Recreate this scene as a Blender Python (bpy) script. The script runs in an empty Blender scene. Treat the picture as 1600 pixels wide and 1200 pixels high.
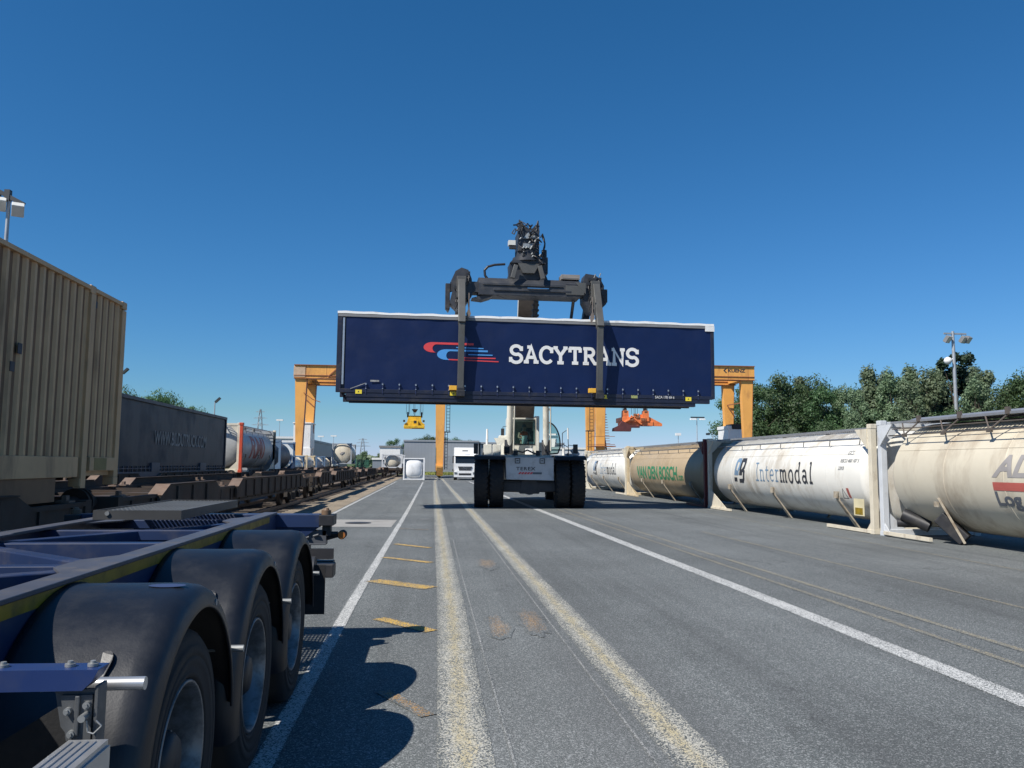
import bpy, bmesh, math, random
from mathutils import Vector, Matrix
random.seed(7)
C = bpy.context.scene.collection
scene = bpy.context.scene
R = math.radians

# ---------------------------------------------------------------- camera
cam_d = bpy.data.cameras.new('camera')
cam = bpy.data.objects.new('camera', cam_d)
C.objects.link(cam)
rot = Matrix(((0.994706, -0.018108, -0.101153), (-0.102452, -0.098512, -0.989848), (0.00796, 0.994971, -0.099846)))
cam.matrix_world = Matrix.Translation((0, 0, 1.65)) @ rot.to_4x4()
cam_d.sensor_fit = 'HORIZONTAL'
cam_d.sensor_width = 36.0
cam_d.lens = 36.0 * 1256.0 / 1600.0
cam_d.clip_end = 3000
cam_d.clip_start = 0.05
scene.camera = cam

# ---------------------------------------------------------------- sky and sun
SX, SY = 0.73, 0.53                      # shadow of one metre of height falls this far in +x, +y
EL = math.atan2(1.0, math.hypot(SX, SY))
AZ = math.atan2(-SX, -SY)
world = bpy.data.worlds.new("World")
scene.world = world
world.use_nodes = True
wn = world.node_tree
for n in list(wn.nodes): wn.nodes.remove(n)
sky = wn.nodes.new('ShaderNodeTexSky')
sky.sky_type = 'NISHITA'
sky.sun_disc = False
sky.sun_elevation = EL
sky.sun_rotation = AZ
sky.altitude = 60
sky.air_density = 1.0
sky.dust_density = 0.0
sky.ozone_density = 4.0
def wmath(op, a, b):
    m = wn.nodes.new('ShaderNodeMath'); m.operation = op
    for i, v in enumerate((a, b)):
        if isinstance(v, (int, float)): m.inputs[i].default_value = v
        else: wn.links.new(v, m.inputs[i])
    return m.outputs[0]
# grade the sky to the deep saturated blue of a phone picture (gentle per-channel curves)
spl = wn.nodes.new('ShaderNodeSeparateColor'); cmb = wn.nodes.new('ShaderNodeCombineColor')
wn.links.new(sky.outputs[0], spl.inputs[0])
r_ = wmath('MULTIPLY', spl.outputs[0], .05); g_ = wmath('MULTIPLY', spl.outputs[1], .05); b_ = wmath('MULTIPLY', spl.outputs[2], .05)
wn.links.new(wmath('MULTIPLY', wmath('POWER', r_, 1.4), 11.6), cmb.inputs[0])
wn.links.new(wmath('MULTIPLY', wmath('POWER', g_, .981), 9.67), cmb.inputs[1])
wn.links.new(wmath('MAXIMUM', wmath('SUBTRACT', wmath('MULTIPLY', b_, 15.66), wmath('MULTIPLY', r_, 5.0)), wmath('MULTIPLY', wmath('POWER', g_, .981), 12.6)), cmb.inputs[2])
bg = wn.nodes.new('ShaderNodeBackground')
bg.inputs['Strength'].default_value = 0.1
wo = wn.nodes.new('ShaderNodeOutputWorld')
wn.links.new(cmb.outputs[0], bg.inputs['Color'])
wn.links.new(bg.outputs[0], wo.inputs[0])
sun_d = bpy.data.lights.new('sun', 'SUN')
sun_d.energy = 4.2
sun_d.angle = R(0.53)
sun_d.color = (1.0, 0.95, 0.87)
sun = bpy.data.objects.new('sun', sun_d)
C.objects.link(sun)
sun.rotation_euler = Vector((-SX, -SY, 1.0)).to_track_quat('Z', 'Y').to_euler()
scene.view_settings.view_transform = 'Standard'
scene.view_settings.look = 'None'
scene.view_settings.gamma = 1
scene.view_settings.exposure = 0.6
scene.view_settings.use_curve_mapping = False
scene.cycles.max_bounces = 6
scene.cycles.transparent_max_bounces = 12

# ---------------------------------------------------------------- mesh helpers
INV = {}
class MB:
    def __init__(s): s.v = []; s.f = []; s.m = []; s.s = []; s.p = []; s.n = 0; s.d = 0
    def add(s, vs, fs, mi=0, smooth=False):
        b = len(s.v); s.v += [Vector(p) for p in vs]
        if s.d == 0: s.n += 1
        for f in fs: s.f.append([b + i for i in f]); s.m.append(mi); s.s.append(smooth); s.p.append(s.n)
        return s
    def box(s, x0, x1, y0, y1, z0, z1, mi=0):
        v = [(x, y, z) for z in (z0, z1) for y in (y0, y1) for x in (x0, x1)]
        return s.add(v, [(0, 2, 3, 1), (4, 5, 7, 6), (0, 1, 5, 4), (2, 6, 7, 3), (0, 4, 6, 2), (1, 3, 7, 5)], mi)
    def beam(s, p, q, w, h, mi=0, up=(0, 0, 1), w2=None, h2=None):
        p, q = Vector(p), Vector(q); d = (q - p).normalized(); up = Vector(up)
        if abs(d.dot(up)) > .999: up = Vector((0, 1, 0))
        sd = d.cross(up).normalized(); u = sd.cross(d).normalized(); w2 = w if w2 is None else w2; h2 = h if h2 is None else h2
        v = []
        for c, ww, hh in ((p, w, h), (q, w2, h2)):
            for a, b in ((-1, -1), (1, -1), (1, 1), (-1, 1)): v.append(c + sd * a * ww / 2 + u * b * hh / 2)
        return s.add(v, [(0, 3, 2, 1), (4, 5, 6, 7), (0, 1, 5, 4), (1, 2, 6, 5), (2, 3, 7, 6), (3, 0, 4, 7)][0:6], mi)
    def cyl(s, p, q, r, n=16, r2=None, mi=0, caps=True):
        p, q = Vector(p), Vector(q); d = (q - p).normalized(); r2 = r if r2 is None else r2
        a = d.orthogonal().normalized(); b = d.cross(a)
        ring = lambda c, rr: [c + (a * math.cos(2 * math.pi * i / n) + b * math.sin(2 * math.pi * i / n)) * rr for i in range(n)]
        v0, v1 = ring(p, r), ring(q, r2)
        s.add(v0 + v1, [(i, (i + 1) % n, n + (i + 1) % n, n + i) for i in range(n)], mi, True)
        if caps: s.add(v0, [tuple(range(n))[::-1]], mi); s.add(v1, [tuple(range(n))], mi)
        return s
    def tube(s, pts, r, n=6, mi=0):
        for a, b in zip(pts[:-1], pts[1:]): s.cyl(a, b, r, n, mi=mi)
        return s
    def prism(s, poly, axis, a0, a1, mi=0, smooth=False):
        def P(u, v, w): return {'x': (w, u, v), 'y': (u, w, v), 'z': (u, v, w)}[axis]
        n = len(poly); v = [P(u, w, a0) for u, w in poly] + [P(u, w, a1) for u, w in poly]
        s.add(v, [tuple(range(n))[::-1], tuple(range(n, 2 * n))], mi)
        s.add(v, [(i, (i + 1) % n, n + (i + 1) % n, n + i) for i in range(n)], mi, smooth)
        return s
    def lathe(s, prof, c, axis='x', n=32, a0=0, a1=360, mi=0, smooth=True, close=False):
        """prof: (a along axis, r). axis x or y; angle 0 = +z"""
        full = abs(a1 - a0) >= 360; k = n if full else n + 1; v = []
        for i in range(k):
            t = R(a0 + (a1 - a0) * i / n)
            for a, r in prof:
                if axis == 'x': v.append((c[0] + a, c[1] + r * math.sin(t), c[2] + r * math.cos(t)))
                elif axis == 'y': v.append((c[0] + r * math.sin(t), c[1] + a, c[2] + r * math.cos(t)))
                else: v.append((c[0] + r * math.sin(t), c[1] + r * math.cos(t), c[2] + a))
        m = len(prof); f = []
        for i in range(n):
            j = (i + 1) % k
            for q in range(m - 1 if not close else m):
                q2 = (q + 1) % m
                f.append((i * m + q, i * m + q2, j * m + q2, j * m + q))
        s.add(v, f, mi, smooth)
        if close and not full:
            s.add(v[:m], [tuple(range(m))], mi); s.add(v[-m:], [tuple(range(m))], mi)
        return s
    def strip(s, a, b, mi=0, smooth=False):
        n = len(a); return s.add(list(a) + list(b), [(i, i + 1, n + i + 1, n + i) for i in range(n - 1)], mi, smooth)
    def build(s, name, mats, parent=None, bevel=0, local=False, fix=True):
        me = bpy.data.meshes.new(name)
        inv = INV.get(parent.name) if (parent and not local) else None
        me.from_pydata([inv @ v for v in s.v] if inv else s.v, [], s.f)
        if not isinstance(mats, (list, tuple)): mats = [mats]
        for m in mats: me.materials.append(m)
        me.polygons.foreach_set('material_index', s.m)
        me.polygons.foreach_set('use_smooth', s.s)
        if fix:
            bm = bmesh.new(); bm.from_mesh(me)
            bmesh.ops.recalc_face_normals(bm, faces=bm.faces)
            bm.to_mesh(me); bm.free()
        me.update()
        o = bpy.data.objects.new(name, me); C.objects.link(o)
        if parent: o.parent = parent; INV[o.name] = INV.get(parent.name)
        if bevel:
            b = o.modifiers.new('bevel', 'BEVEL'); b.width = bevel; b.segments = 2; b.limit_method = 'ANGLE'; b.angle_limit = R(40)
        return o
    def each(s, name, mats, parent=None, k=1, **kw):
        """one object for every k consecutive primitives"""
        out = []; base = min(s.p)
        for g in sorted(set((q - base) // k for q in s.p)):
            m = MB(); mp = {}
            for f, mi, sm, q in zip(s.f, s.m, s.s, s.p):
                if (q - base) // k != g: continue
                ff = []
                for i in f:
                    if i not in mp: mp[i] = len(m.v); m.v.append(s.v[i])
                    ff.append(mp[i])
                m.f.append(ff); m.m.append(mi); m.s.append(sm)
            out.append(m.build(name, mats, parent, **kw))
        return out
def _one(fn):
    def w(s, *a, **k):
        if s.d == 0: s.n += 1
        s.d += 1; r = fn(s, *a, **k); s.d -= 1; return r
    return w
for _n in ('box', 'beam', 'cyl', 'tube', 'prism', 'lathe', 'strip'): setattr(MB, _n, _one(getattr(MB, _n)))
def tag(o, label=None, cat=None, group=None, kind=None):
    if label: o['label'] = label
    if cat: o['category'] = cat
    if group: o['group'] = group
    if kind: o['kind'] = kind
    return o
def thing(name, label, cat, loc=(0, 0, 0), rz=0, group=None):
    o = bpy.data.objects.new(name, None); C.objects.link(o); o.location = loc; o.rotation_euler = (0, 0, rz); o.empty_display_size = .3
    INV[o.name] = (Matrix.Translation(loc) @ Matrix.Rotation(rz, 4, 'Z')).inverted()
    return tag(o, label, cat, group)
def kids(o): return [c for c in bpy.data.objects if c.parent == o]
def copy_tree(o, parent=None):
    c = o.copy(); C.objects.link(c); c.parent = parent
    for ch in kids(o): copy_tree(ch, c)
    return c
def dup(o, loc, rz=None, label=None):
    c = copy_tree(o); c.location = loc
    if rz is not None: c.rotation_euler = (0, 0, rz)
    if label: c['label'] = label
    return c
def struct(name, mb, mat, **k):
    return tag(mb.build(name, mat, **k), kind='structure')

# ---------------------------------------------------------------- node helpers
class NT:
    def __init__(s, name):
        s.mat = bpy.data.materials.new(name); s.mat.use_nodes = True; s.t = s.mat.node_tree
        for n in list(s.t.nodes): s.t.nodes.remove(n)
        s.out = s.t.nodes.new('ShaderNodeOutputMaterial'); s.b = s.t.nodes.new('ShaderNodeBsdfPrincipled')
        s.t.links.new(s.b.outputs[0], s.out.inputs[0])
    def n(s, t, **k):
        x = s.t.nodes.new(t)
        for a, b in k.items(): setattr(x, a, b)
        return x
    def l(s, a, b): s.t.links.new(a, b)
    def coord(s, kind='Object'):
        if kind == 'World': return s.n('ShaderNodeNewGeometry').outputs['Position']
        return s.n('ShaderNodeTexCoord').outputs[kind]
    def mapping(s, v, sc=(1, 1, 1), loc=(0, 0, 0), rot=(0, 0, 0)):
        m = s.n('ShaderNodeMapping'); m.inputs['Scale'].default_value = sc; m.inputs['Location'].default_value = loc; m.inputs['Rotation'].default_value = rot
        s.l(v, m.inputs['Vector']); return m.outputs[0]
    def noise(s, v, scale, detail=4, rough=.55, dist=0):
        x = s.n('ShaderNodeTexNoise'); x.inputs['Scale'].default_value = scale; x.inputs['Detail'].default_value = detail
        x.inputs['Roughness'].default_value = rough; x.inputs['Distortion'].default_value = dist; s.l(v, x.inputs['Vector']); return x.outputs['Fac']
    def voro(s, v, scale, feature='F1', out='Distance'):
        x = s.n('ShaderNodeTexVoronoi', feature=feature); x.inputs['Scale'].default_value = scale; s.l(v, x.inputs['Vector']); return x.outputs[out]
    def ramp(s, f, stops):
        r = s.n('ShaderNodeValToRGB'); e = r.color_ramp.elements
        while len(e) < len(stops): e.new(.5)
        for i, (p, c) in enumerate(stops):
            e[i].position = p; e[i].color = (c, c, c, 1) if isinstance(c, (int, float)) else (*c, 1)
        s.l(f, r.inputs[0]); return r.outputs[0]
    def mix(s, f, a, b, mode='MIX'):
        m = s.n('ShaderNodeMix', data_type='RGBA', blend_type=mode)
        for k, val in ((0, f), (6, a), (7, b)):
            if isinstance(val, (int, float)): m.inputs[k].default_value = val
            elif isinstance(val, tuple): m.inputs[k].default_value = (*val, 1)
            else: s.l(val, m.inputs[k])
        return m.outputs[2]
    def math(s, op, a, b=0.5, clamp=False):
        m = s.n('ShaderNodeMath', operation=op, use_clamp=clamp)
        for i, val in enumerate((a, b)):
            if isinstance(val, (int, float)): m.inputs[i].default_value = val
            else: s.l(val, m.inputs[i])
        return m.outputs[0]
    def bump(s, h, st=.3, d=.01):
        b = s.n('ShaderNodeBump'); b.inputs['Strength'].default_value = st; b.inputs['Distance'].default_value = d
        s.l(h, b.inputs['Height']); s.l(b.outputs[0], s.b.inputs['Normal']); return b
    def sep(s, v):
        x = s.n('ShaderNodeSeparateXYZ'); s.l(v, x.inputs[0]); return x.outputs

def mat(name, col, rough=.5, metal=0., var=.12, vs=2.5, dirt=None, amt=.35, ds=1.5, streak=1., bump=0., bs=30, spec=.5, cover=.5):
    t = NT(name); v = t.coord('Object')
    n1 = t.noise(v, vs, 5)
    k0, k1 = 1 - var, 1 + var
    c = t.mix(t.ramp(n1, [(.3, 0), (.7, 1)]), tuple(x * k0 for x in col), tuple(min(1, x * k1) for x in col))
    if dirt:
        vv = t.mapping(v, (1, 1, 1 / streak), (3, 7, 1)) if streak != 1 else t.mapping(v, (1, 1, 1), (3, 7, 1))
        d = t.noise(vv, ds, 7, .65)
        f = t.ramp(d, [(cover, 0), (min(1, cover + .22), amt)])
        c = t.mix(f, c, dirt)
        t.l(t.ramp(f, [(0, rough), (1, min(1, rough + .3))]), t.b.inputs['Roughness'])
    else: t.b.inputs['Roughness'].default_value = rough
    t.l(c, t.b.inputs['Base Color']); t.b.inputs['Metallic'].default_value = metal
    t.b.inputs['Specular IOR Level'].default_value = spec
    if bump: t.bump(t.noise(v, bs, 3), bump, .01)
    return t.mat
RUST = (.10, .045, .022); GRIME = (.035, .03, .026)
M = {}
M['navy'] = mat('navy_paint', (.015, .03, .085), .4, var=.12, dirt=(.10, .09, .085), amt=.5, ds=3, cover=.5)
M['navytop'] = mat('navy_flange_dusty', (.062, .068, .09), .5, var=.2, dirt=(.13, .115, .10), amt=.6, ds=5, cover=.48)
M['blackp'] = mat('black_plastic', (.0085, .0105, .0155), .40, var=.2, vs=4, dirt=(.026, .028, .033), amt=.35, ds=6, cover=.45, bump=.05, bs=120)
M['rubber'] = mat('rubber', (.012, .012, .013), .8, dirt=(.05, .045, .04), amt=.4, ds=8, bump=.15, bs=60)
M['rim'] = mat('rim_steel', (.22, .23, .24), .4, .6, dirt=(.05, .05, .05), amt=.7, ds=10, cover=.42)
M['zincd'] = mat('dull_zinc', (.10, .105, .11), .5, .3, var=.2, vs=14, dirt=(.05, .05, .05), amt=.5, ds=8)
M['zinc'] = mat('zinc_steel', (.28, .29, .29), .5, .5, var=.2, vs=14, dirt=(.12, .12, .12), amt=.5, ds=8)
M['alu'] = mat('aluminium', (.48, .49, .5), .35, .7, var=.1, vs=8)
M['dark'] = mat('dark_steel', (.022, .022, .025), .5, var=.3, dirt=(.06, .055, .05), amt=.6, ds=4)
M['grating'] = mat('grating_steel', (.055, .055, .055), .5, .2, var=.2)
M['yellow'] = mat('yellow_paint', (.62, .42, .03), .5, dirt=GRIME, amt=.6, ds=5)
M['tapey'] = mat('yellow_tape', (.26, .17, .01), .45, var=.25, vs=6, dirt=(.05, .05, .02), amt=.6, ds=9)
M['orange_l'] = mat('amber_lens', (.42, .15, .04), .2)
M['whitep'] = mat('white_paint', (.74, .74, .73), .35, var=.05, dirt=(.25, .22, .18), amt=.4, ds=3, streak=3, cover=.55)
M['white_r'] = mat('white_reflector', (.85, .85, .82), .3, var=.03)
M['cream'] = mat('cream_paint', (.62, .60, .52), .4, var=.06, dirt=(.2, .16, .11), amt=.5, ds=3, streak=3, cover=.52)
M['tankw'] = mat('white_cladding', (.72, .70, .64), .28, var=.05, vs=1.2, dirt=(.34, .28, .20), amt=.75, ds=1.4, streak=2.5, cover=.5, bump=.08, bs=2)
M['tankc'] = mat('cream_cladding', (.62, .56, .44), .4, var=.06, vs=1.2, dirt=(.28, .21, .14), amt=.75, ds=1.2, streak=3, cover=.48, bump=.08, bs=2)
M['tanky'] = mat('sand_cladding', (.43, .33, .205), .4, var=.06, vs=1.2, dirt=(.25, .18, .10), amt=.45, ds=1.4, streak=3, cover=.5)
M['tankg'] = mat('grey_cladding', (.34, .37, .40), .4, var=.08, dirt=(.15, .14, .13), amt=.5, ds=2, streak=2)
M['frames'] = mat('frame_cream', (.64, .58, .46), .5, var=.08, dirt=(.16, .10, .06), amt=.6, ds=4, streak=2.5, cover=.53)
M['framew'] = mat('frame_grey_white', (.56, .58, .60), .5, var=.08, dirt=(.22, .18, .14), amt=.5, ds=4, streak=2, cover=.55)
M['framey'] = mat('frame_sand', (.60, .49, .32), .5, var=.08, dirt=(.2, .14, .08), amt=.5, ds=4, streak=2)
M['saddle'] = mat('saddle_grimy_cream', (.40, .35, .27), .6, var=.12, dirt=(.14, .09, .05), amt=.7, ds=5, cover=.45)
M['framer'] = mat('frame_red', (.52, .07, .03), .5, var=.1, dirt=(.12, .03, .02), amt=.4, ds=4)
M['framemar'] = mat('frame_maroon', (.12, .018, .02), .5, var=.15, dirt=(.04, .02, .02), amt=.4, ds=4)
M['frameb'] = mat('frame_blue', (.10, .17, .27), .5, var=.1, dirt=(.1, .08, .06), amt=.4, ds=4)
M['walk'] = mat('walkway_alu', (.33, .34, .36), .45, .5, var=.15)
M['wagon'] = mat('rusty_wagon', (.045, .034, .027), .8, var=.3, dirt=(.075, .042, .025), amt=.6, ds=2.5, cover=.45, bump=.1, bs=30)
M['wagonflap'] = mat('pale_brown_flap', (.17, .12, .09), .85, var=.15, dirt=RUST, amt=.5, ds=6)  # paler brown than the wagon frame, with rust patches
M['bogie'] = mat('bogie_grime', (.025, .022, .02), .85, var=.3, dirt=(.06, .045, .03), amt=.4, ds=4)
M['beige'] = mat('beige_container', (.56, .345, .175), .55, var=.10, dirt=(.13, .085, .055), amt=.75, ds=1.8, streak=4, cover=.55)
M['beiged'] = mat('beige_container_shaded_grimy_flute', (.20, .11, .055), .65, var=.15, dirt=(.10, .065, .04), amt=.8, ds=1.5, streak=5, cover=.48)  # shade of the flutes painted in as darker beige, plus grime streaks
M['curtain'] = mat('navy_curtain', (.003, .0125, .060), .45, spec=.35, var=.06, vs=.7, dirt=(.008, .019, .063), amt=.3, ds=1.5, bump=.5, bs=.9)
[setattr(n_.inputs['Distance'], 'default_value', .05) for n_ in M['curtain'].node_tree.nodes if n_.type == 'BUMP']
M['curtainf'] = mat('blue_curtain_faded', (.005, .012, .026), .5, var=.2, vs=.8, dirt=(.008, .015, .026), amt=.4, ds=.8, bump=.05, bs=1.5)
M['navyf'] = mat('navy_frame', (.010, .014, .034), .45, var=.15, dirt=(.05, .045, .04), amt=.5, ds=3)
M['roofw'] = mat('white_roof_edge', (.72, .72, .70), .4, var=.05, dirt=(.3, .28, .25), amt=.6, ds=3, cover=.55)
M['greyrail'] = mat('grey_rail', (.20, .20, .20), .5, var=.1)
M['txtw'] = mat('white_lettering', (.74, .73, .70), .5, var=.04, vs=5)
M['txtwf'] = mat('faded_lettering', (.26, .26, .25), .6, var=.3, vs=3, dirt=(.03, .04, .05), amt=.6, ds=4, cover=.55)
M['txtred'] = mat('red_lettering', (.62, .055, .06), .5, var=.05)
M['txtredf'] = mat('faded_red_lettering', (.42, .10, .08), .5, var=.1)
M['txtblue'] = mat('blue_lettering', (.07, .28, .62), .5, var=.05)
M['txtblk'] = mat('charcoal_lettering', (.03, .032, .04), .5, var=.2)
M['txtsteel'] = mat('steelblue_lettering', (.16, .25, .36), .5, var=.2, vs=3)
M['txtgrey'] = mat('grey_lettering', (.30, .28, .27), .5, var=.15)
M['txtslate'] = mat('slate_lettering', (.10, .11, .13), .5, var=.15)
M['txtgreen'] = mat('green_lettering', (.02, .22, .10), .5, var=.08)
M['crane'] = mat('crane_orange', (.74, .36, .085), .5, var=.06, vs=.8, dirt=(.28, .12, .05), amt=.55, ds=.9, streak=3, cover=.52)
M['craned'] = mat('crane_brown', (.28, .11, .05), .6, var=.15)
M['spry'] = mat('spreader_yellow', (.70, .42, .02), .45, var=.1, dirt=GRIME, amt=.6, ds=2)
M['spro'] = mat('spreader_orange', (.78, .21, .06), .45, var=.1, dirt=(.2, .04, .02), amt=.6, ds=1.5)
M['sprr'] = mat('spreader_dark_red', (.10, .03, .028), .6, var=.2)
M['rope'] = mat('wire_rope', (.05, .05, .055), .6)
M['stk_w'] = mat('stacker_white', (.68, .67, .60), .4, var=.06, dirt=(.25, .21, .14), amt=.6, ds=2, streak=2, cover=.5)
M['stk_g'] = mat('stacker_grey', (.42, .42, .41), .5, var=.08, dirt=(.12, .11, .1), amt=.5, ds=3)
M['stk_un'] = mat('boom_dark_brown', (.16, .13, .11), .6, var=.2, dirt=(.05, .04, .035), amt=.7, ds=1.5)  # much darker than the white boom sides; laid along its underside
M['spr_g'] = mat('spreader_grey', (.030, .033, .040), .5, var=.25, dirt=(.075, .07, .065), amt=.5, ds=4, cover=.5)
M['arm_g'] = mat('arm_grey', (.085, .085, .08), .5, .1, var=.15, dirt=(.06, .055, .05), amt=.7, ds=3, streak=3, cover=.5)
M['hose'] = mat('rubber_hose', (.02, .02, .022), .45)
M['chrome'] = mat('chrome', (.6, .6, .62), .15, 1.0, var=.02)
M['skin'] = mat('skin', (.42, .25, .18), .5, var=.05)
M['hivis'] = mat('hi_vis_orange', (.85, .13, .03), .7, var=.1)
M['cloth'] = mat('dark_cloth', (.05, .055, .08), .8, var=.2)
M['paper'] = mat('paper', (.75, .8, .78), .7, var=.04)
M['galv'] = mat('galvanised_pole', (.36, .38, .40), .5, .4, var=.1)
M['lamph'] = mat('lamp_housing', (.62, .62, .58), .4, var=.05)
M['lampd'] = mat('lamp_dark', (.03, .035, .04), .5)
M['concrete'] = mat('concrete', (.30, .29, .27), .8, var=.12, dirt=(.12, .11, .10), amt=.5, ds=1.5, bump=.2, bs=40)
M['bark'] = mat('bark', (.07, .055, .042), .9, var=.3, vs=8)
M['steelrail'] = mat('rail_steel', (.14, .095, .07), .5, .5, var=.2)
M['timber'] = mat('sleeper', (.075, .06, .05), .9, var=.3)
def glass(name, col, alpha):
    t = NT(name)
    t.b.inputs['Base Color'].default_value = (*col, 1); t.b.inputs['Roughness'].default_value = .05
    tr = t.n('ShaderNodeBsdfTransparent'); tr.inputs[0].default_value = (.75, .88, .86, 1)
    mx = t.n('ShaderNodeMixShader'); mx.inputs[0].default_value = alpha
    t.l(tr.outputs[0], mx.inputs[1]); t.l(t.b.outputs[0], mx.inputs[2]); t.l(mx.outputs[0], t.out.inputs[0])
    return t.mat
M['glass'] = glass('cab_glass', (.02, .04, .04), .13)
M['glassd'] = mat('dark_windscreen', (.012, .016, .02), .06, var=.05)
# ---------------------------------------------------------------- lettering
def text2d(s, h, bold=.0, xs=1., shear=0., align='LEFT', sp=1.):
    cu = bpy.data.curves.new('tmp', 'FONT'); cu.body = s; cu.size = 1; cu.offset = bold; cu.shear = shear; cu.align_x = align; cu.space_character = sp; cu.resolution_u = 4
    o = bpy.data.objects.new('tmp', cu); C.objects.link(o)
    dg = bpy.context.evaluated_depsgraph_get(); dg.update()
    me = bpy.data.meshes.new_from_object(o.evaluated_get(dg))
    v = [(p.co.x * xs * h / .73, p.co.y * h / .73) for p in me.vertices]; f = [tuple(p.vertices) for p in me.polygons]
    bpy.data.objects.remove(o); bpy.data.curves.remove(cu); bpy.data.meshes.remove(me)
    return v, f
def arc(cx, cy, rx, ry, a0, a1, n=10):
    return [(cx + rx * math.cos(R(a0 + (a1 - a0) * i / n)), cy + ry * math.sin(R(a0 + (a1 - a0) * i / n))) for i in range(n + 1)]
def ribbon(pts, w):
    """mitred strip of width w along 2d points -> verts, faces"""
    v = []; n = len(pts)
    closed = pts[0] == pts[-1]
    for i in range(n):
        if closed: a = pts[i - 1] if i > 0 else pts[-2]; b = pts[(i + 1)] if i < n - 1 else pts[1]
        else: a = pts[max(0, i - 1)]; b = pts[min(n - 1, i + 1)]
        p = Vector(pts[i]); d1 = (p - Vector(a)); d2 = (Vector(b) - p)
        if d1.length < 1e-9: d1 = d2
        if d2.length < 1e-9: d2 = d1
        d1.normalize(); d2.normalize(); t = d1 + d2
        if t.length < 1e-6: t = d1
        t.normalize(); nrm = Vector((-t.y, t.x)); k = 1 / max(.5, nrm.dot(Vector((-d1.y, d1.x))))
        v += [tuple(p + nrm * w / 2 * k), tuple(p - nrm * w / 2 * k)]
    return v, [(2 * i, 2 * i + 1, 2 * i + 3, 2 * i + 2) for i in range(n - 1)]
S = 1.0
GL = {
 'S': ([arc(.33, .74, .25, .26, 20, 270, 12) + arc(.33, .26, .27, .26, 90, -160, 12)[1:], [(.585, .70), (.585, .98)], [(.055, .02), (.055, .32)]], .74),
 'A': ([[(.08, 0), (.34, .97), (.60, 0)], [(.17, .33), (.51, .33)], [(-.03, .05), (.22, .05)], [(.46, .05), (.71, .05)], [(.14, .95), (.36, .95)]], .74),
 'C': ([arc(.38, .5, .31, .47, 45, 320, 16), [(.63, .62), (.63, .97)]], .74),
 'Y': ([[(.07, .95), (.34, .5), (.34, .03)], [(.61, .95), (.34, .5)], [(-.02, .95), (.2, .95)], [(.48, .95), (.70, .95)], [(.18, .05), (.5, .05)]], .74),
 'T': ([[(.34, .95), (.34, .05)], [(.04, .95), (.64, .95)], [(.08, .7), (.08, .97)], [(.60, .7), (.60, .97)], [(.18, .05), (.5, .05)]], .74),
 'R': ([[(.14, .05), (.14, .95)], [(.02, .95), (.36, .95)] + arc(.38, .73, .17, .22, 90, -90, 8) + [(.14, .51)], [(.36, .51), (.60, .05), (.72, .05)], [(0, .05), (.30, .05)]], .74),
 'N': ([[(.13, .05), (.13, .93), (.55, .07), (.55, .95)], [(.0, .95), (.15, .95)], [(.43, .95), (.68, .95)], [(0, .05), (.26, .05)]], .74),
}
GS = {  # condensed slab lowercase, x-height .62
 'I': ([[(.16, .04), (.16, .96)], [(0, .96), (.32, .96)], [(0, .04), (.32, .04)]], .42),
 'n': ([[(.10, .04), (.10, .58)], [(.0, .6), (.13, .6)], [(.10, .42)] + arc(.24, .42, .14, .18, 170, 0, 8) + [(.38, .04)], [(0, .04), (.2, .04)], [(.29, .04), (.48, .04)]], .54),
 't': ([[(.14, .82), (.14, .2)] + arc(.26, .18, .12, .15, 190, 300, 6), [(.02, .6), (.32, .6)]], .40),
 'e': ([[(.07, .34), (.39, .34)], arc(.23, .33, .17, .29, 5, 315, 16)], .50),
 'r': ([[(.12, .04), (.12, .58)], [(.0, .6), (.14, .6)], [(.12, .38)] + arc(.26, .42, .13, .18, 160, 50, 6), [(0, .04), (.26, .04)]], .42),
 'm': ([[(.10, .04), (.10, .58)], [(0, .6), (.13, .6)], [(.10, .42)] + arc(.21, .42, .12, .18, 170, 0, 8) + [(.33, .04)], [(.33, .42)] + arc(.45, .42, .12, .18, 170, 0, 8) + [(.57, .04)], [(0, .04), (.2, .04)], [(.26, .04), (.41, .04)], [(.49, .04), (.66, .04)]], .74),
 'o': ([arc(.23, .31, .18, .30, 0, 360, 18)], .52),
 'd': ([arc(.22, .31, .17, .29, 60, 330, 14), [(.38, .96), (.38, .04)], [(.27, .96), (.40, .96)], [(.38, .04), (.48, .04)]], .56),
 'a': ([arc(.22, .44, .15, .17, 150, 0, 8) + [(.37, .06)], arc(.21, .19, .14, .16, 0, 360, 12), [(.37, .04), (.46, .04)]], .54),
 'l': ([[(.14, .96), (.14, .04)], [(.03, .96), (.16, .96)], [(.02, .04), (.27, .04)]], .32),
}
def strokes(text, font, h, w, adv=1., xs=1.):
    out = []; x = 0
    for i, ch in enumerate(text):
        ps, a = font[ch]
        ww = w[i] if isinstance(w, (list, tuple)) else w
        for pl in ps: out.append((*ribbon([((p[0] + x) * h * xs, p[1] * h) for p in pl], ww), i))
        x += a * adv
    return out
def place(mb, vf, fn, mi=0, d0=.004, cuts=None):
    """vf: (verts2d, faces); fn(u, v, depth) -> xyz"""
    v, f = vf
    if cuts:
        bm = bmesh.new(); bv = [bm.verts.new((p[0], p[1], 0)) for p in v]
        for q in f:
            try: bm.faces.new([bv[i] for i in q])
            except ValueError: pass
        for c in cuts:
            bmesh.ops.bisect_plane(bm, geom=bm.verts[:] + bm.edges[:] + bm.faces[:], plane_co=(0, c, 0), plane_no=(0, 1, 0))
        bm.verts.index_update()
        v = [(p.co.x, p.co.y) for p in bm.verts]; f = [tuple(x.index for x in q.verts) for q in bm.faces]; bm.free()
    mb.add([fn(p[0], p[1], d0) for p in v], f, mi)
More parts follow.
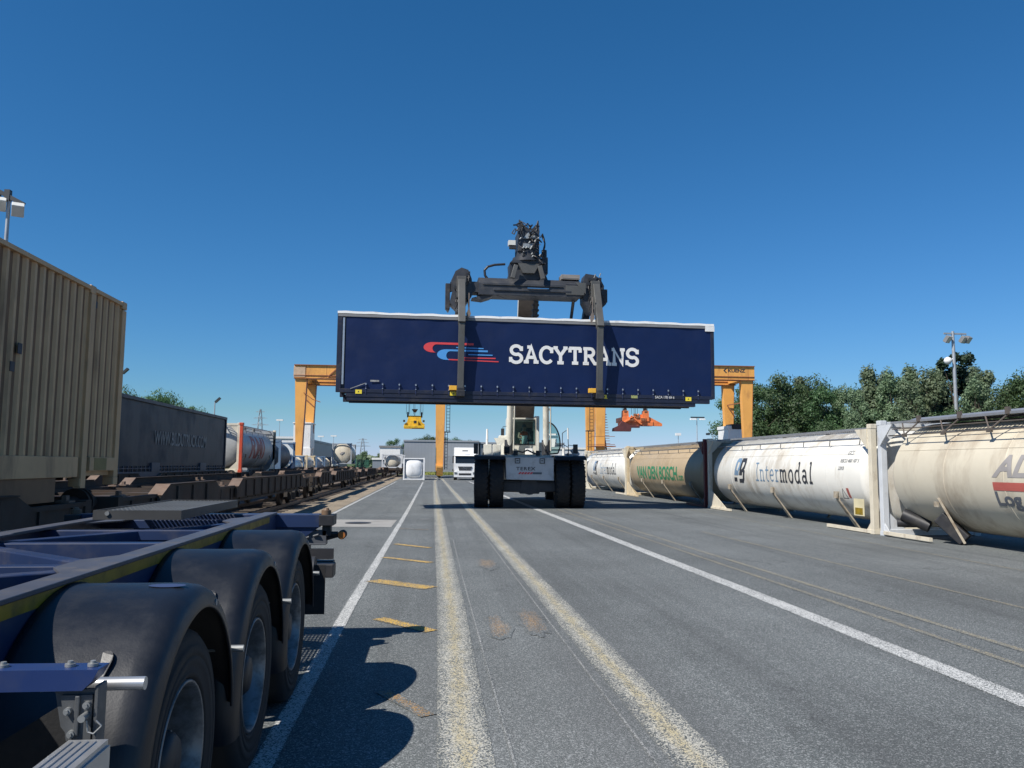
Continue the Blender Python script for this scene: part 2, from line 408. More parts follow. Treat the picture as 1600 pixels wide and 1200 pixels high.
def flat_y(x0, y, z0):   # front facing -y, u -> +x
    return lambda u, v, d: (x0 + u, y - d, z0 + v)
def side_pos(x, y0, z0): # facing +x, u -> +y
    return lambda u, v, d: (x + d, y0 + u, z0 + v)
def tank_neg(cx, cz, r, y0, z0):  # on cylinder, facing -x, u -> -y
    def f(u, v, d):
        z = z0 + v; rr = r + d
        return (cx - math.sqrt(max(.01, rr * rr - (z - cz) ** 2)), y0 - u, z)
    return f
def tank_pos(cx, cz, r, y0, z0):
    def f(u, v, d):
        z = z0 + v; rr = r + d
        return (cx + math.sqrt(max(.01, rr * rr - (z - cz) ** 2)), y0 + u, z)
    return f
CUTS = [.06 * i for i in range(-3, 20)]

# ---------------------------------------------------------------- ground
def asphalt(t, v):
    fine = t.noise(v, 150, 2, .7)
    cell = t.voro(v, 120, out='Color')
    mid = t.noise(v, 38, 4, .7)
    big = t.noise(v, .35, 6, .6)
    big2 = t.noise(t.mapping(v, (1, .12, 1), (5, 2, 0)), .8, 5, .6)
    c = t.mix(t.ramp(fine, [(.36, 0), (.66, 1)]), (.042, .049, .050), (.205, .222, .220))
    c = t.mix(t.ramp(t.sep(cell)[0], [(.78, 0), (.84, .7)]), c, (.36, .37, .37))
    c = t.mix(t.ramp(t.sep(cell)[1], [(.80, 0), (.85, .6)]), c, (.03, .033, .036))
    g = t.ramp(big, [(.3, .80), (.7, 1.12)]); c = t.mix(1.0, c, g, 'MULTIPLY')
    g = t.ramp(big2, [(.3, .86), (.7, 1.1)]); c = t.mix(1.0, c, g, 'MULTIPLY')
    g = t.ramp(mid, [(.3, .80), (.7, 1.15)]); c = t.mix(1.0, c, g, 'MULTIPLY')
    st = t.noise(t.mapping(v, (1, .5, 1), (11, 3, 0)), 1.7, 6, .6)
    c = t.mix(t.ramp(st, [(.66, 0), (.74, .5)]), c, (.028, .028, .029))
    nz = t.n('ShaderNodeTexNoise'); nz.inputs['Scale'].default_value = 1.6; nz.inputs['Detail'].default_value = 5; t.l(v, nz.inputs['Vector'])
    vm = t.n('ShaderNodeVectorMath', operation='MULTIPLY_ADD'); t.l(nz.outputs['Color'], vm.inputs[0]); vm.inputs[1].default_value = (.9, .9, 0); t.l(t.mapping(v, (1, .55, 0)), vm.inputs[2])
    ed = t.voro(vm.outputs[0], .38, 'DISTANCE_TO_EDGE'); msk = t.ramp(t.noise(v, .22, 3), [(.53, 0), (.62, 1)])
    c = t.mix(t.math('MULTIPLY', t.ramp(ed, [(.001, .6), (.005, 0)]), msk), c, (.022, .022, .022))
    tm = t.noise(t.mapping(v, (2.2, .03, 1), (4, 1, 0)), 1.3, 3, .5)
    c = t.mix(t.ramp(tm, [(.50, 0), (.72, .35)]), c, (.06, .062, .064))
    h = t.math('ADD', t.math('MULTIPLY', fine, .6), mid)
    return c, h
t = NT('asphalt'); v = t.coord('World'); c, h = asphalt(t, v)
# lighter sprayed/worn strip between the two crane-rail bands close to the camera
xyz = t.sep(v)
band = t.ramp(t.math('DIVIDE', t.math('ADD', xyz[0], .6), 3.0), [(0, 0), (.3, 1), (.62, 1), (1, 0)])
ny = t.ramp(t.math('DIVIDE', xyz[1], 14), [(.2, 1), (.75, .0)])
grain = t.ramp(t.noise(v, 120, 2, .7), [(.5, 0), (.62, 1)])
f = t.math('MULTIPLY', t.math('MULTIPLY', band, ny), t.math('MULTIPLY', grain, .5))
c = t.mix(f, c, (.42, .42, .41))
t.l(c, t.b.inputs['Base Color']); t.b.inputs['Roughness'].default_value = .85; t.b.inputs['Specular IOR Level'].default_value = .3
t.bump(h, .35, .004); M['asphalt'] = t.mat

def paint_mat(name, col, col2, wear, center=None, softness=.12, amount=.9):
    """worn road paint over asphalt; UV x runs across the stripe 0..1"""
    t = NT(name); v = t.coord('World'); c, h = asphalt(t, v)
    uv = t.sep(t.coord('UV'))
    edge = t.math('MINIMUM', uv[0], t.math('SUBTRACT', 1.0, uv[0]))
    e = t.math('ADD', t.ramp(edge, [(0, 0), (softness, 1)]), t.math('MULTIPLY', t.math('MINIMUM', edge, 0.0), 6.0))
    lo = t.noise(t.mapping(v, (1, .35, 1)), 3.2, 6, .7); hi = t.sep(t.voro(v, 135, out='Color'))[0]; md = t.noise(v, 22, 4, .75)
    s_ = t.math('ADD', t.math('MULTIPLY', lo, .9), t.math('ADD', t.math('MULTIPLY', hi, 1.0), t.math('MULTIPLY', md, .5)))
    s_ = t.math('MULTIPLY', t.math('ADD', s_, t.math('MULTIPLY', e, .35)), .5)
    f = t.ramp(s_, [((wear - 0.0) * .5, 0), ((wear - 0.0 + .12) * .5, amount)])
    if col2:
        d = t.math('ABSOLUTE', t.math('SUBTRACT', uv[0], center))
        d = t.math('ADD', d, t.math('MULTIPLY', t.math('SUBTRACT', t.noise(t.mapping(v, (1, .3, 1)), 9, 5, .8), .5), .9))
        pc = t.mix(t.ramp(d, [(.0, .85), (.26, 0)]), col, col2)
    else: pc = t.mix(t.noise(v, 9, 5, .7), col, tuple(x * .8 for x in col))
    c = t.mix(f, c, pc)
    t.l(c, t.b.inputs['Base Color']); t.b.inputs['Roughness'].default_value = .8; t.b.inputs['Specular IOR Level'].default_value = .3
    t.bump(h, .3, .004); return t.mat
M['pw'] = paint_mat('worn_white_paint', (.64, .64, .62), None, 1.38)
M['pwf'] = paint_mat('faint_white_paint', (.40, .40, .39), None, 1.62)
M['py'] = paint_mat('worn_cream_and_yellow_paint', (.50, .48, .41), (.50, .42, .24), 1.46, .5, .35)
M['pyt'] = paint_mat('faint_yellow_paint', (.34, .29, .19), None, 1.60, softness=.3)
M['po'] = paint_mat('worn_orange_paint', (.74, .45, .07), None, 1.50, softness=.25)
M['pofx'] = paint_mat('very_faint_orange_paint', (.56, .30, .08), None, 1.56, softness=.4, amount=.5)
M['pof'] = paint_mat('faint_orange_paint', (.42, .24, .08), None, 1.66, softness=.4)

def gravel_mat(name, a, b, sc):
    t = NT(name); v = t.coord('World'); vc = t.voro(v, sc, out='Color'); vd = t.voro(v, sc)
    c = t.mix(vc, a, b); n = t.noise(v, .8, 5); c = t.mix(1.0, c, t.ramp(n, [(.3, .65), (.7, 1.15)]), 'MULTIPLY')
    t.l(c, t.b.inputs['Base Color']); t.b.inputs['Roughness'].default_value = .95; t.bump(vd, .8, .03); return t.mat
M['gravel'] = gravel_mat('tan_gravel', (.20, .16, .115), (.36, .30, .22), 22)
M['ballast'] = gravel_mat('ballast', (.07, .055, .045), (.24, .19, .15), 14)
M['dirt'] = gravel_mat('verge', (.06, .075, .025), (.16, .16, .06), 3)

def sheet(name, x0, x1, y0, y1, z, m):
    mb = MB(); mb.add([(x0, y0, z), (x1, y0, z), (x1, y1, z), (x0, y1, z)], [(0, 1, 2, 3)]); return struct(name, mb, m)
g = sheet('ground', -900, 900, -60, 1500, -0.012, M['dirt'])
sheet('yard', -3.2, 60, -20, 122, 0.0, M['asphalt'])
tag(sheet('track_ballast', -30, -3.2, -20, 140, 0.0, M['ballast']))
sheet('gravel_strip', -5.15, -3.2, -20, 122, 0.004, M['gravel'])

def line(pts, w, m, z=.004, name='road_marking', seg=1.5):
    mb = MB(); L = []; Rr = []
    P = []
    for (xa, ya), (xb, yb) in zip(pts[:-1], pts[1:]):
        n = max(1, int(abs(yb - ya) / seg + abs(xb - xa) / seg))
        for i in range(n): P.append((xa + (xb - xa) * i / n, ya + (yb - ya) * i / n))
    P.append(pts[-1])
    vv, ff = ribbon(P, w)
    me = bpy.data.meshes.new(name); me.from_pydata([(a, b, z) for a, b in vv], [], ff)
    uv = me.uv_layers.new(name='UVMap')
    for p in me.polygons:
        for li, vi in zip(p.loop_indices, p.vertices): uv.data[li].uv = (vi % 2, me.vertices[vi].co.y)
    me.materials.append(m); bm = bmesh.new(); bm.from_mesh(me)
    for fc in bm.faces:
        if fc.normal.z < 0: fc.normal_flip()
    bm.to_mesh(me); bm.free()
    o = bpy.data.objects.new(name, me); C.objects.link(o); return tag(o, kind='structure')
line([(-.93, 1.5), (-.88, 4.7), (-.88, 9.7), (-.72, 28), (-.59, 52), (-.5, 74)], .13, M['pw'])
line([(.20, 1.5), (.24, 5), (.29, 9.7), (.36, 28), (.43, 47), (.6, 76), (.9, 96)], .32, M['py'])
line([(1.52, 1.5), (1.54, 4.5), (1.53, 14), (1.50, 53), (1.52, 92)], .31, M['py'])
line([(4.2, 1.5), (4.25, 5.5), (4.25, 10), (4.05, 29.5), (3.9, 60), (3.9, 78)], .24, M['pw'])
line([(.50, 3), (.52, 12), (.56, 18)], .018, M['pwf'], seg=.5)
line([(1.29, 3), (1.30, 12), (1.32, 20)], .018, M['pwf'], seg=.5)
line([(5.45, 4), (5.42, 7), (5.3, 16), (5.2, 28.4), (5.1, 60)], .11, M['pyt'])
line([(5.0, 6), (4.95, 16), (4.8, 30)], .10, M['pyt'])
line([(7.1, 6), (7.05, 11.4), (6.9, 20)], .09, M['pyt'])
line([(9.6, 10), (9.9, 30), (10.1, 60)], .07, M['pyt'])
line([(-3.12, 5), (-3.1, 28), (-3.0, 60), (-2.95, 75)], .13, M['pw'], z=.006)
line([(-2.0, 74), (1.5, 74.3), (8, 74.6)], .35, M['pw'], z=.0075)
line([(-2.9, 40.2), (-2.1, 40.1)], .14, M['pwf']); line([(-1.6, 40.2), (-.8, 40.1)], .14, M['pwf'])
for (xa, ya), (xb, yb), w, m in (((-.66, 17.0), (.05, 16.2), .17, 'po'), ((-.76, 14.6), (.06, 13.8), .17, 'po'), ((-.76, 11.75), (.06, 11.0), .32, 'po'),
                                  ((-.50, 8.9), (.06, 8.2), .17, 'po'), ((-.3, 6.1), (.03, 5.5), .12, 'pof'), ((-.72, 21), (.02, 20.6), .15, 'pof')):
    line([(xa, ya), (xb, yb)], w, M[m], z=.006, seg=.3)
for (xa, ya), (xb, yb) in (((-.3, 30), (.1, 30)), ((-.25, 24.6), (.08, 24.5)), ((-.05, 28), (.1, 27.9))):
    line([(xa, ya), (xb, yb)], .2, M['pwf'], z=.006, seg=.3)
def patch(cx, cy, rx, ry, m, z, n=26, seed=0):
    rnd = random.Random(seed); mb = MB(); P = []
    for i in range(n):
        a = 2 * math.pi * i / n; k = 1 + .35 * (rnd.random() - .5); P.append((cx + rx * k * math.cos(a), cy + ry * k * math.sin(a), z))
    P.append((cx, cy, z)); mb.add(P, [(i, (i + 1) % n, n) for i in range(n)]); o = mb.build('road_marking', m); me = o.data
    uv = me.uv_layers.new(name='UVMap')
    for p_ in me.polygons:
        for li, vi in zip(p_.loop_indices, p_.vertices): uv.data[li].uv = (.5 if vi == n else -.15, 0)
    return tag(o, kind='structure')
patch(.74, 8.4, .13, .7, M['pofx'], .0055, seed=2); patch(1.12, 8.7, .16, .8, M['pofx'], .0055, seed=3); patch(1.0, 13.6, .2, .8, M['pofx'], .0055, seed=5)
# drain slab with manhole
mb = MB(); mb.add([(-3.1, 21.6, .004), (-.95, 21.5, .004), (-.9, 24.2, .004), (-3.1, 24.4, .004)], [(0, 1, 2, 3)]); struct('pavement_slab', mb, M['concrete'])
mb = MB(); mb.cyl((-1.92, 22.9, .002), (-1.92, 22.9, .012), .36, 28); mb.cyl((-1.92, 22.9, .012), (-1.92, 22.9, .016), .29, 28)
tag(mb.build('manhole_cover', M['dark']), 'round dark iron manhole cover set in the pale concrete slab', 'manhole cover')

# railway tracks
def track(cx, y0, y1):
    mb = MB()
    for sx in (-.75, .75):
        mb.box(cx + sx - .035, cx + sx + .035, y0, y1, .10, .135); mb.box(cx + sx - .012, cx + sx + .012, y0, y1, .03, .10); mb.box(cx + sx - .07, cx + sx + .07, y0, y1, .012, .03)
    struct('railway_track', mb, M['steelrail'])
    mb = MB(); y = y0
    while y < y1: mb.box(cx - 1.25, cx + 1.25, y, y + .24, -.02, .018); y += .6
    struct('railway_sleepers', mb, M['timber'])
TN, TF = -6.08, -11.33
track(TN, -20, 140); track(TF, -20, 140)
sheet('verge', -900, 900, 122, 160, 0.004, M['dirt'])
# ================================================================ container trailer in the foreground
TR = thing('container_trailer', 'empty dark blue container trailer with three black mudguards, nearest on the left', 'trailer', (-2.035, 4.65, 0))
def T(): return MB()
RX, LX = -1.37, -2.70            # outer faces of the two main rails
for xo, sgn in ((RX, 1), (LX, -1)):
    mb = MB(); xi = xo - sgn * .115; a, b = min(xo, xi), max(xo, xi)
    mb.box(a, b, -3.5, 7.62, 1.18, 1.2, 1); xm = xo - sgn * .012
    mb.box(min(xm, xm - sgn * .014), max(xm, xm - sgn * .014), -3.5, 7.62, .80, 1.178)
    mb.box(a, b, -3.5, 7.62, .78, .80)
    # gusset plates where braces meet the rail
    for yg in (3.95, 6.9, .9):
        x2 = xi - sgn * .16
        P = [(xi, yg - .42), (xi, yg + .42), (x2, yg + .14), (x2, yg - .14)]
        mb.prism(P, 'z', 1.172, 1.183, 1)
    r = mb.build('rail', [M['navy'], M['navytop']], TR, bevel=.004)
    if sgn > 0:
        tp = MB(); tp.box(xo - .0125, xo - .008, -3.5, 7.3, 1.128, 1.178); tp.build('reflective_tape', M['tapey'], r)
        hb = MB()
        for y in (1.9, 1.97, 2.6, 4.2, 4.3): hb.cyl((xo - .012, y, 1.0), (xo + .002, y, 1.0), .012, 8)
        hb.each('bolt', M['zinc'], r)
mb = MB()
for y in (5.02, 2.4, .2): mb.box(LX + .01, RX - .02, y, y + .10, 1.05, 1.17)
for y, h in ((5.95, .06), (7.0, .06)): mb.box(LX + .01, RX - .02, y, y + .08, 1.1, 1.17)
mb.box(LX + .01, RX - .02, 3.98, 4.06, 1.07, 1.165)
mb.each('cross_member', [M['navy']], TR, bevel=.004)
mb = MB()
xl, xr = LX + .1, RX - .16
for a, b in (((xl, 5.02), (xr, 4.05)), ((xl, 5.12), (xr, 6.8)), ((xl, 3.1), (xr, 3.9)), ((xl, 1.0), (xr, 2.6)), ((xl, 7.5), (xr, 7.0))):
    mb.beam((a[0], a[1], 1.12), (b[0], b[1], 1.12), .09, .09)
mb.each('diagonal_brace', M['navy'], TR, bevel=.006)
mb = MB(); mb.prism([(LX - .02, 4.95), (LX + .22, 4.98), (LX + .22, 5.2), (LX - .02, 5.3)], 'z', 1.2, 1.212); mb.build('gusset_plate', M['navytop'], TR)
# rear bolster with twist locks
mb = MB(); mb.box(-3.10, -.99, 7.62, 7.80, 1.06, 1.18); mb.prism([(RX - .02, .78), (RX - .02, 1.06), (-1.0, 1.06)], 'y', 7.64, 7.78); mb.prism([(LX + .02, .78), (LX + .02, 1.06), (-3.05, 1.06)], 'y', 7.64, 7.78)
bol = mb.build('rear_bolster', M['navy'], TR, bevel=.006)
for x in (-.93, -3.15):
    mb = MB(); mb.box(x - .06, x + .07, 7.58, 7.84, 1.08, 1.175); mb.box(x - .04, x + .04, 7.66, 7.76, .98, 1.08); mb.cyl((x, 7.7, 1.0), (x + .1, 7.7, 1.0), .02, 10)
    tl = mb.build('twist_lock', M['dark'], TR, bevel=.005)
    mb = MB(); mb.cyl((x - .01, 7.7, 1.175), (x - .01, 7.7, 1.215), .045, 12); mb.cyl((x - .01, 7.7, 1.215), (x - .01, 7.7, 1.235), .03, 12, r2=.02); mb.build('lock_head', mat('rusty_lock', (.16, .10, .06), .6, dirt=RUST, amt=.6), tl)
# work platform with grating
mb = MB(); x0, x1, y0, y1 = -2.38, -1.77, 6.08, 7.8
mb.box(x0, x1, y0, y0 + .012, 1.235, 1.302); mb.box(x0, x1, y1, y1 + .012, 1.235, 1.302); mb.box(x0, x0 + .012, y0 + .012, y1, 1.235, 1.302); mb.box(x1 - .012, x1, y0 + .012, y1, 1.235, 1.302)
pl = mb.build('platform_frame', M['grating'], TR)
mb = MB(); y = y0 + .05
while y < y1 - .02: mb.box(x0 + .012, x1 - .012, y, y + .006, 1.268, 1.292); y += .085
x = x0 + .04
while x < x1 - .02: mb.box(x, x + .006, y0 + .012, y1, 1.270, 1.294); x += .034
mb.build('grating', mat('expanded_mesh', (.26, .26, .25), .5, .2), pl)
mb = MB(); mb.cyl((x0 + .1, y0 - .012, 1.28), (x0 + .1, y0, 1.28), .016, 8); mb.build('bolt', M['zinc'], pl)
# running gear
def wheel(cx_out, cy, side, steel=M['rim']):
    """outer face at cx_out; side +1 faces +x"""
    s = side; w = .38; r = .5
    mb = MB()
    rp = [(-.02, .30), (-.005, .298), (.0, .292), (-.004, .284), (-.05, .275), (-.10, .262), (-.155, .255), (-.175, .235), (-.175, .175), (-.165, .14)]
    mb.lathe([(s * a, q) for a, q in rp], (cx_out, cy, r), 'x', 40)
    # hand holes ring and hub
    for k in range(10):
        t = 2 * math.pi * k / 10; c = Vector((cx_out - s * .17, cy + .168 * math.sin(t), r + .168 * math.cos(t)))
        mb.cyl(c, c + Vector((s * .075, 0, 0)), .019, 8, r2=.016)
    for k in range(10):
        t = 2 * math.pi * (k + .5) / 10
        c = Vector((cx_out - s * .135, cy + .247 * math.sin(t), r + .247 * math.cos(t))); u = Vector((0, math.cos(t), -math.sin(t)))
        mb.beam(c - u * .035, c + u * .035, .05, .016, up=(1, 0, 0))
    w_ = mb.build('wheel', steel, TR)
    mb = MB(); mb.lathe([(s * -.17, .115), (s * -.05, .105), (s * -.03, .085), (s * -.03, .0)], (cx_out, cy, r), 'x', 24); mb.build('hub', M['dark'], w_)
    mb = MB(); prof = [(-.03, .295), (-.002, .31), (.004, .328), (-.002, .332), (.009, .36), (.012, .385), (.005, .389), (.011, .393), (.008, .428), (.001, .432), (.003, .455), (-.02, .485), (-.05, .498), (-w + .05, .498), (-w + .0, .47), (-w + .0, .3)]
    mb.lathe([(s * a, q) for a, q in prof], (cx_out, cy, r), 'x', 48)
    for g in (.10, .17, .24, .31): mb.lathe([(s * (-g - .008), .4995), (s * (-g - .004), .490), (s * (-g + .004), .490), (s * (-g + .008), .4995)], (cx_out, cy, r), 'x', 48)
    mb.build('tyre', M['rubber'], w_)
    return w_
for cy in (3.35, 4.65, 5.95):
    wheel(-.925, cy, 1); wheel(-3.20, cy, -1)
    mb = MB(); mb.cyl((-1.1, cy, .5), (-2.97, cy, .5), .065, 14); mb.box(-1.45, -1.33, cy - .5, cy + .1, .52, .60); mb.cyl((-1.39, cy - .25, .6), (-1.39, cy - .25, .78), .11, 14)
    mb.box(-2.74, -2.62, cy - .5, cy + .1, .52, .60); mb.build('axle', M['dark'], TR)
    for xs, s in ((-.875, 1), (-3.245, -1)):
        mb = MB(); prof = []
        ro = .672
        base = [(-.50, ro - .012), (-.50, ro + .006), (-.475, ro), (-.10, ro), (-.055, ro - .006), (-.025, ro - .022), (-.006, ro - .05), (0, ro - .085), (.004, ro - .095), (-.006, ro - .098),
                (-.012, ro - .085), (-.018, ro - .05), (-.035, ro - .03), (-.06, ro - .017), (-.10, ro - .010), (-.475, ro - .010)]
        # overlay so the guard surrounds tyre: full half arc with longer front and rear skirts
        mb.lathe([(s * a, q) for a, q in base], (xs, cy - .01, .50), 'x', 56, -104, 86, close=True)
        mg = mb.build('mudguard', M['blackp'], TR)
        if s > 0:
            # moulded loop tab and mounting slot on the leading face
            mb = MB(); a0 = R(-70)
            def on(a, r_): return (cy + r_ * math.sin(R(a)), .515 + r_ * math.cos(R(a)))
            P = []
            for du, dv in [(0, 0), (.06, 0), (.062, .07)] + [(.031 + .031 * math.cos(R(k)), .07 + .031 * math.sin(R(k))) for k in range(0, 181, 20)]:
                ang = -57 + dv / ro * 57.3 * 1.7; y, z = on(ang, ro + .012); P.append((xs - .245 + du + dv * .35, y, z))
            Q = [(p[0], p[1] + .012, p[2] - .006) for p in P]; n = len(P)
            mb.add(P + Q, [tuple(range(n)), tuple(range(n, 2 * n))] + [(i, (i + 1) % n, n + (i + 1) % n, n + i) for i in range(n)])
            mb.build('moulded_tab', M['blackp'], mg)
            mb = MB(); y, z = on(18, ro + .001); mb.cyl((xs - .42, y, z - .09), (xs + .0, y, z - .09), .014, 8)
            y, z = cy + .60, .79; mb.cyl((xs - .44, y, z), (xs + .035, y, z), .016, 10); mb.each('stay_rod', M['zinc'], mg)
# sticker on first guard
mb = MB(); P = []
for i in range(24):
    a = 2 * math.pi * i / 24; xx = -1.0 + .07 * math.cos(a); yy = 3.30 + .03 * math.sin(a); P.append((xx, yy, .502 + math.sqrt((.674) ** 2 - (yy - 3.35) ** 2)))
mb.add(P, [tuple(range(24))]); mb.build('oval_sticker', mat('blue_sticker', (.03, .05, .12), .6), TR)
# rear end: lamp board, marker on a rubber stalk, underrun, flaps
mb = MB(); mb.box(-1.50, -.93, 7.66, 7.78, .90, 1.03); mb.box(-1.5, -.93, 7.655, 7.66, .90, .915)
for i in range(4): mb.cyl((-1.30 + i * .085, 7.655, .955 + (i % 2) * .025), (-1.25 + i * .085, 7.64, .975 + (i % 2) * .02), .012, 6)
mb.build('lamp_board', mat('lamp_board', (.075, .08, .09), .5), TR, bevel=.006)
mb = MB(); mb.tube([(-.93, 7.7, .955), (-.86, 7.71, .975), (-.78, 7.72, .99)], .018, 8); mb.cyl((-.79, 7.66, .99), (-.79, 7.78, .99), .04, 14)
ml = mb.build('marker_stalk', M['rubber'], TR)
mb = MB(); mb.cyl((-.79, 7.645, .99), (-.79, 7.66, .99), .032, 14, r2=.036); mb.build('marker_lamp', M['orange_l'], ml)
mb = MB(); mb.box(-1.35, -.86, 7.66, 7.70, .77, .865); mb.box(-1.12, -1.07, 7.66, 7.70, .86, .91); mb.build('number_board', M['dark'], TR)
mb = MB(); mb.box(-3.2, -.87, 7.78, 7.9, .64, .74); mb.box(-1.08, -.85, 7.6, 7.80, .61, .73); mb.build('underrun_bar', M['dark'], TR, bevel=.008)
mb = MB(); mb.box(-1.36, -.885, 7.3, 7.32, .34, .76); mb.box(-3.2, -2.75, 7.3, 7.32, .34, .76); mb.each('mud_flap', M['rubber'], TR)
mb = MB(); mb.cyl((-1.35, 7.35, .70), (-.98, 7.35, .70), .13, 20); mb.build('air_tank', M['spr_g'], TR)
# front outrigger with bracket, pipe stub, side guard
mb = MB(); mb.prism([(-2.0, 1.03), (-2.0, 1.092), (-.885, 1.085), (-.90, 1.055), (-.925, 1.03)], 'y', 2.36, 2.44); orr = mb.build('outrigger', mat('bright_navy_paint', (.016, .035, .12), .35, var=.1, dirt=(.06, .06, .07), amt=.3, ds=5), TR, bevel=.004)
mb = MB()
for x in (-.915, -.975, -1.15): mb.cyl((x, 2.40, 1.086), (x, 2.40, 1.094), .014, 14); mb.cyl((x, 2.40, 1.094), (x, 2.40, 1.101), .008, 6)
mb.each('bolt', M['zinc'], orr, k=2)
mb = MB(); mb.cyl((-1.09, 2.50, 1.012), (-.805, 2.50, 1.012), .019, 18); mb.build('pipe_stub', M['alu'], TR)
mb = MB(); mb.prism([(-1.005, 1.028), (-.895, 1.028), (-.895, .79), (-.915, .79), (-.96, .90), (-.985, .93)], 'y', 2.385, 2.397); mb.box(-.895, -.885, 2.37, 2.43, .76, 1.04)
br = mb.build('bracket', M['zincd'], TR, bevel=.002)
mb = MB(); mb.prism([(-.985, 1.015), (-.902, 1.015), (-.902, .895), (-.965, .895)], 'y', 2.375, 2.385); mb.box(-.945, -.932, 2.366, 2.375, .91, 1.015); mb.build('bracket_plate', M['zincd'], br, bevel=.003)
mb = MB()
for x, z in ((-.962, .975), (-.913, .99), (-.95, .915)): mb.cyl((x, 2.375, z), (x, 2.362, z), .010, 12); mb.cyl((x, 2.362, z), (x, 2.356, z), .006, 6)
mb.each('bolt', M['zinc'], br, k=2)
mb = MB(); mb.cyl((-.915, 2.38, .962), (-.915, 2.34, .962), .010, 12); mb.tube([(-.905, 2.35, .955), (-.90, 2.35, .925), (-.885, 2.35, .92), (-.865, 2.35, .94), (-.88, 2.35, .955)], .0025, 6)
mb.build('locking_pin', M['zinc'], br)
mb = MB(); mb.prism([(-.935, .915), (-.835, .915), (-.835, .76), (-.845, .76), (-.845, .90), (-.935, .90)], 'y', .3, 2.32)
for x in (-.925, -.905, -.885, -.865): mb.box(x, x + .008, .3, 2.30, .915, .919)
mb.box(-.834, -.829, .3, 2.32, .83, .90)
mb.build('side_guard', M['alu'], TR)
mb = MB(); mb.prism([(-1.28, .80), (-.99, .98), (-.99, .35), (-1.02, .3)], 'y', 2.62, 2.64); mb.build('splash_plate', M['rubber'], TR)
mb = MB(); mb.tube([(-2.0, .5, .95), (-2.02, 2, .93), (-2.0, 4, .95), (-1.95, 6, .93)], .02, 8); mb.tube([(-1.75, .5, .9), (-1.72, 3, .88), (-1.7, 6.5, .92)], .015, 8)
mb.cyl((-2.25, 2.9, .78), (-1.6, 2.9, .78), .14, 20); mb.build('air_line', M['hose'], TR)
mb = MB(); mb.box(-1.62, -1.585, 2.3, 2.5, 1.0, 1.06); mb.build('white_tag', M['white_r'], TR)

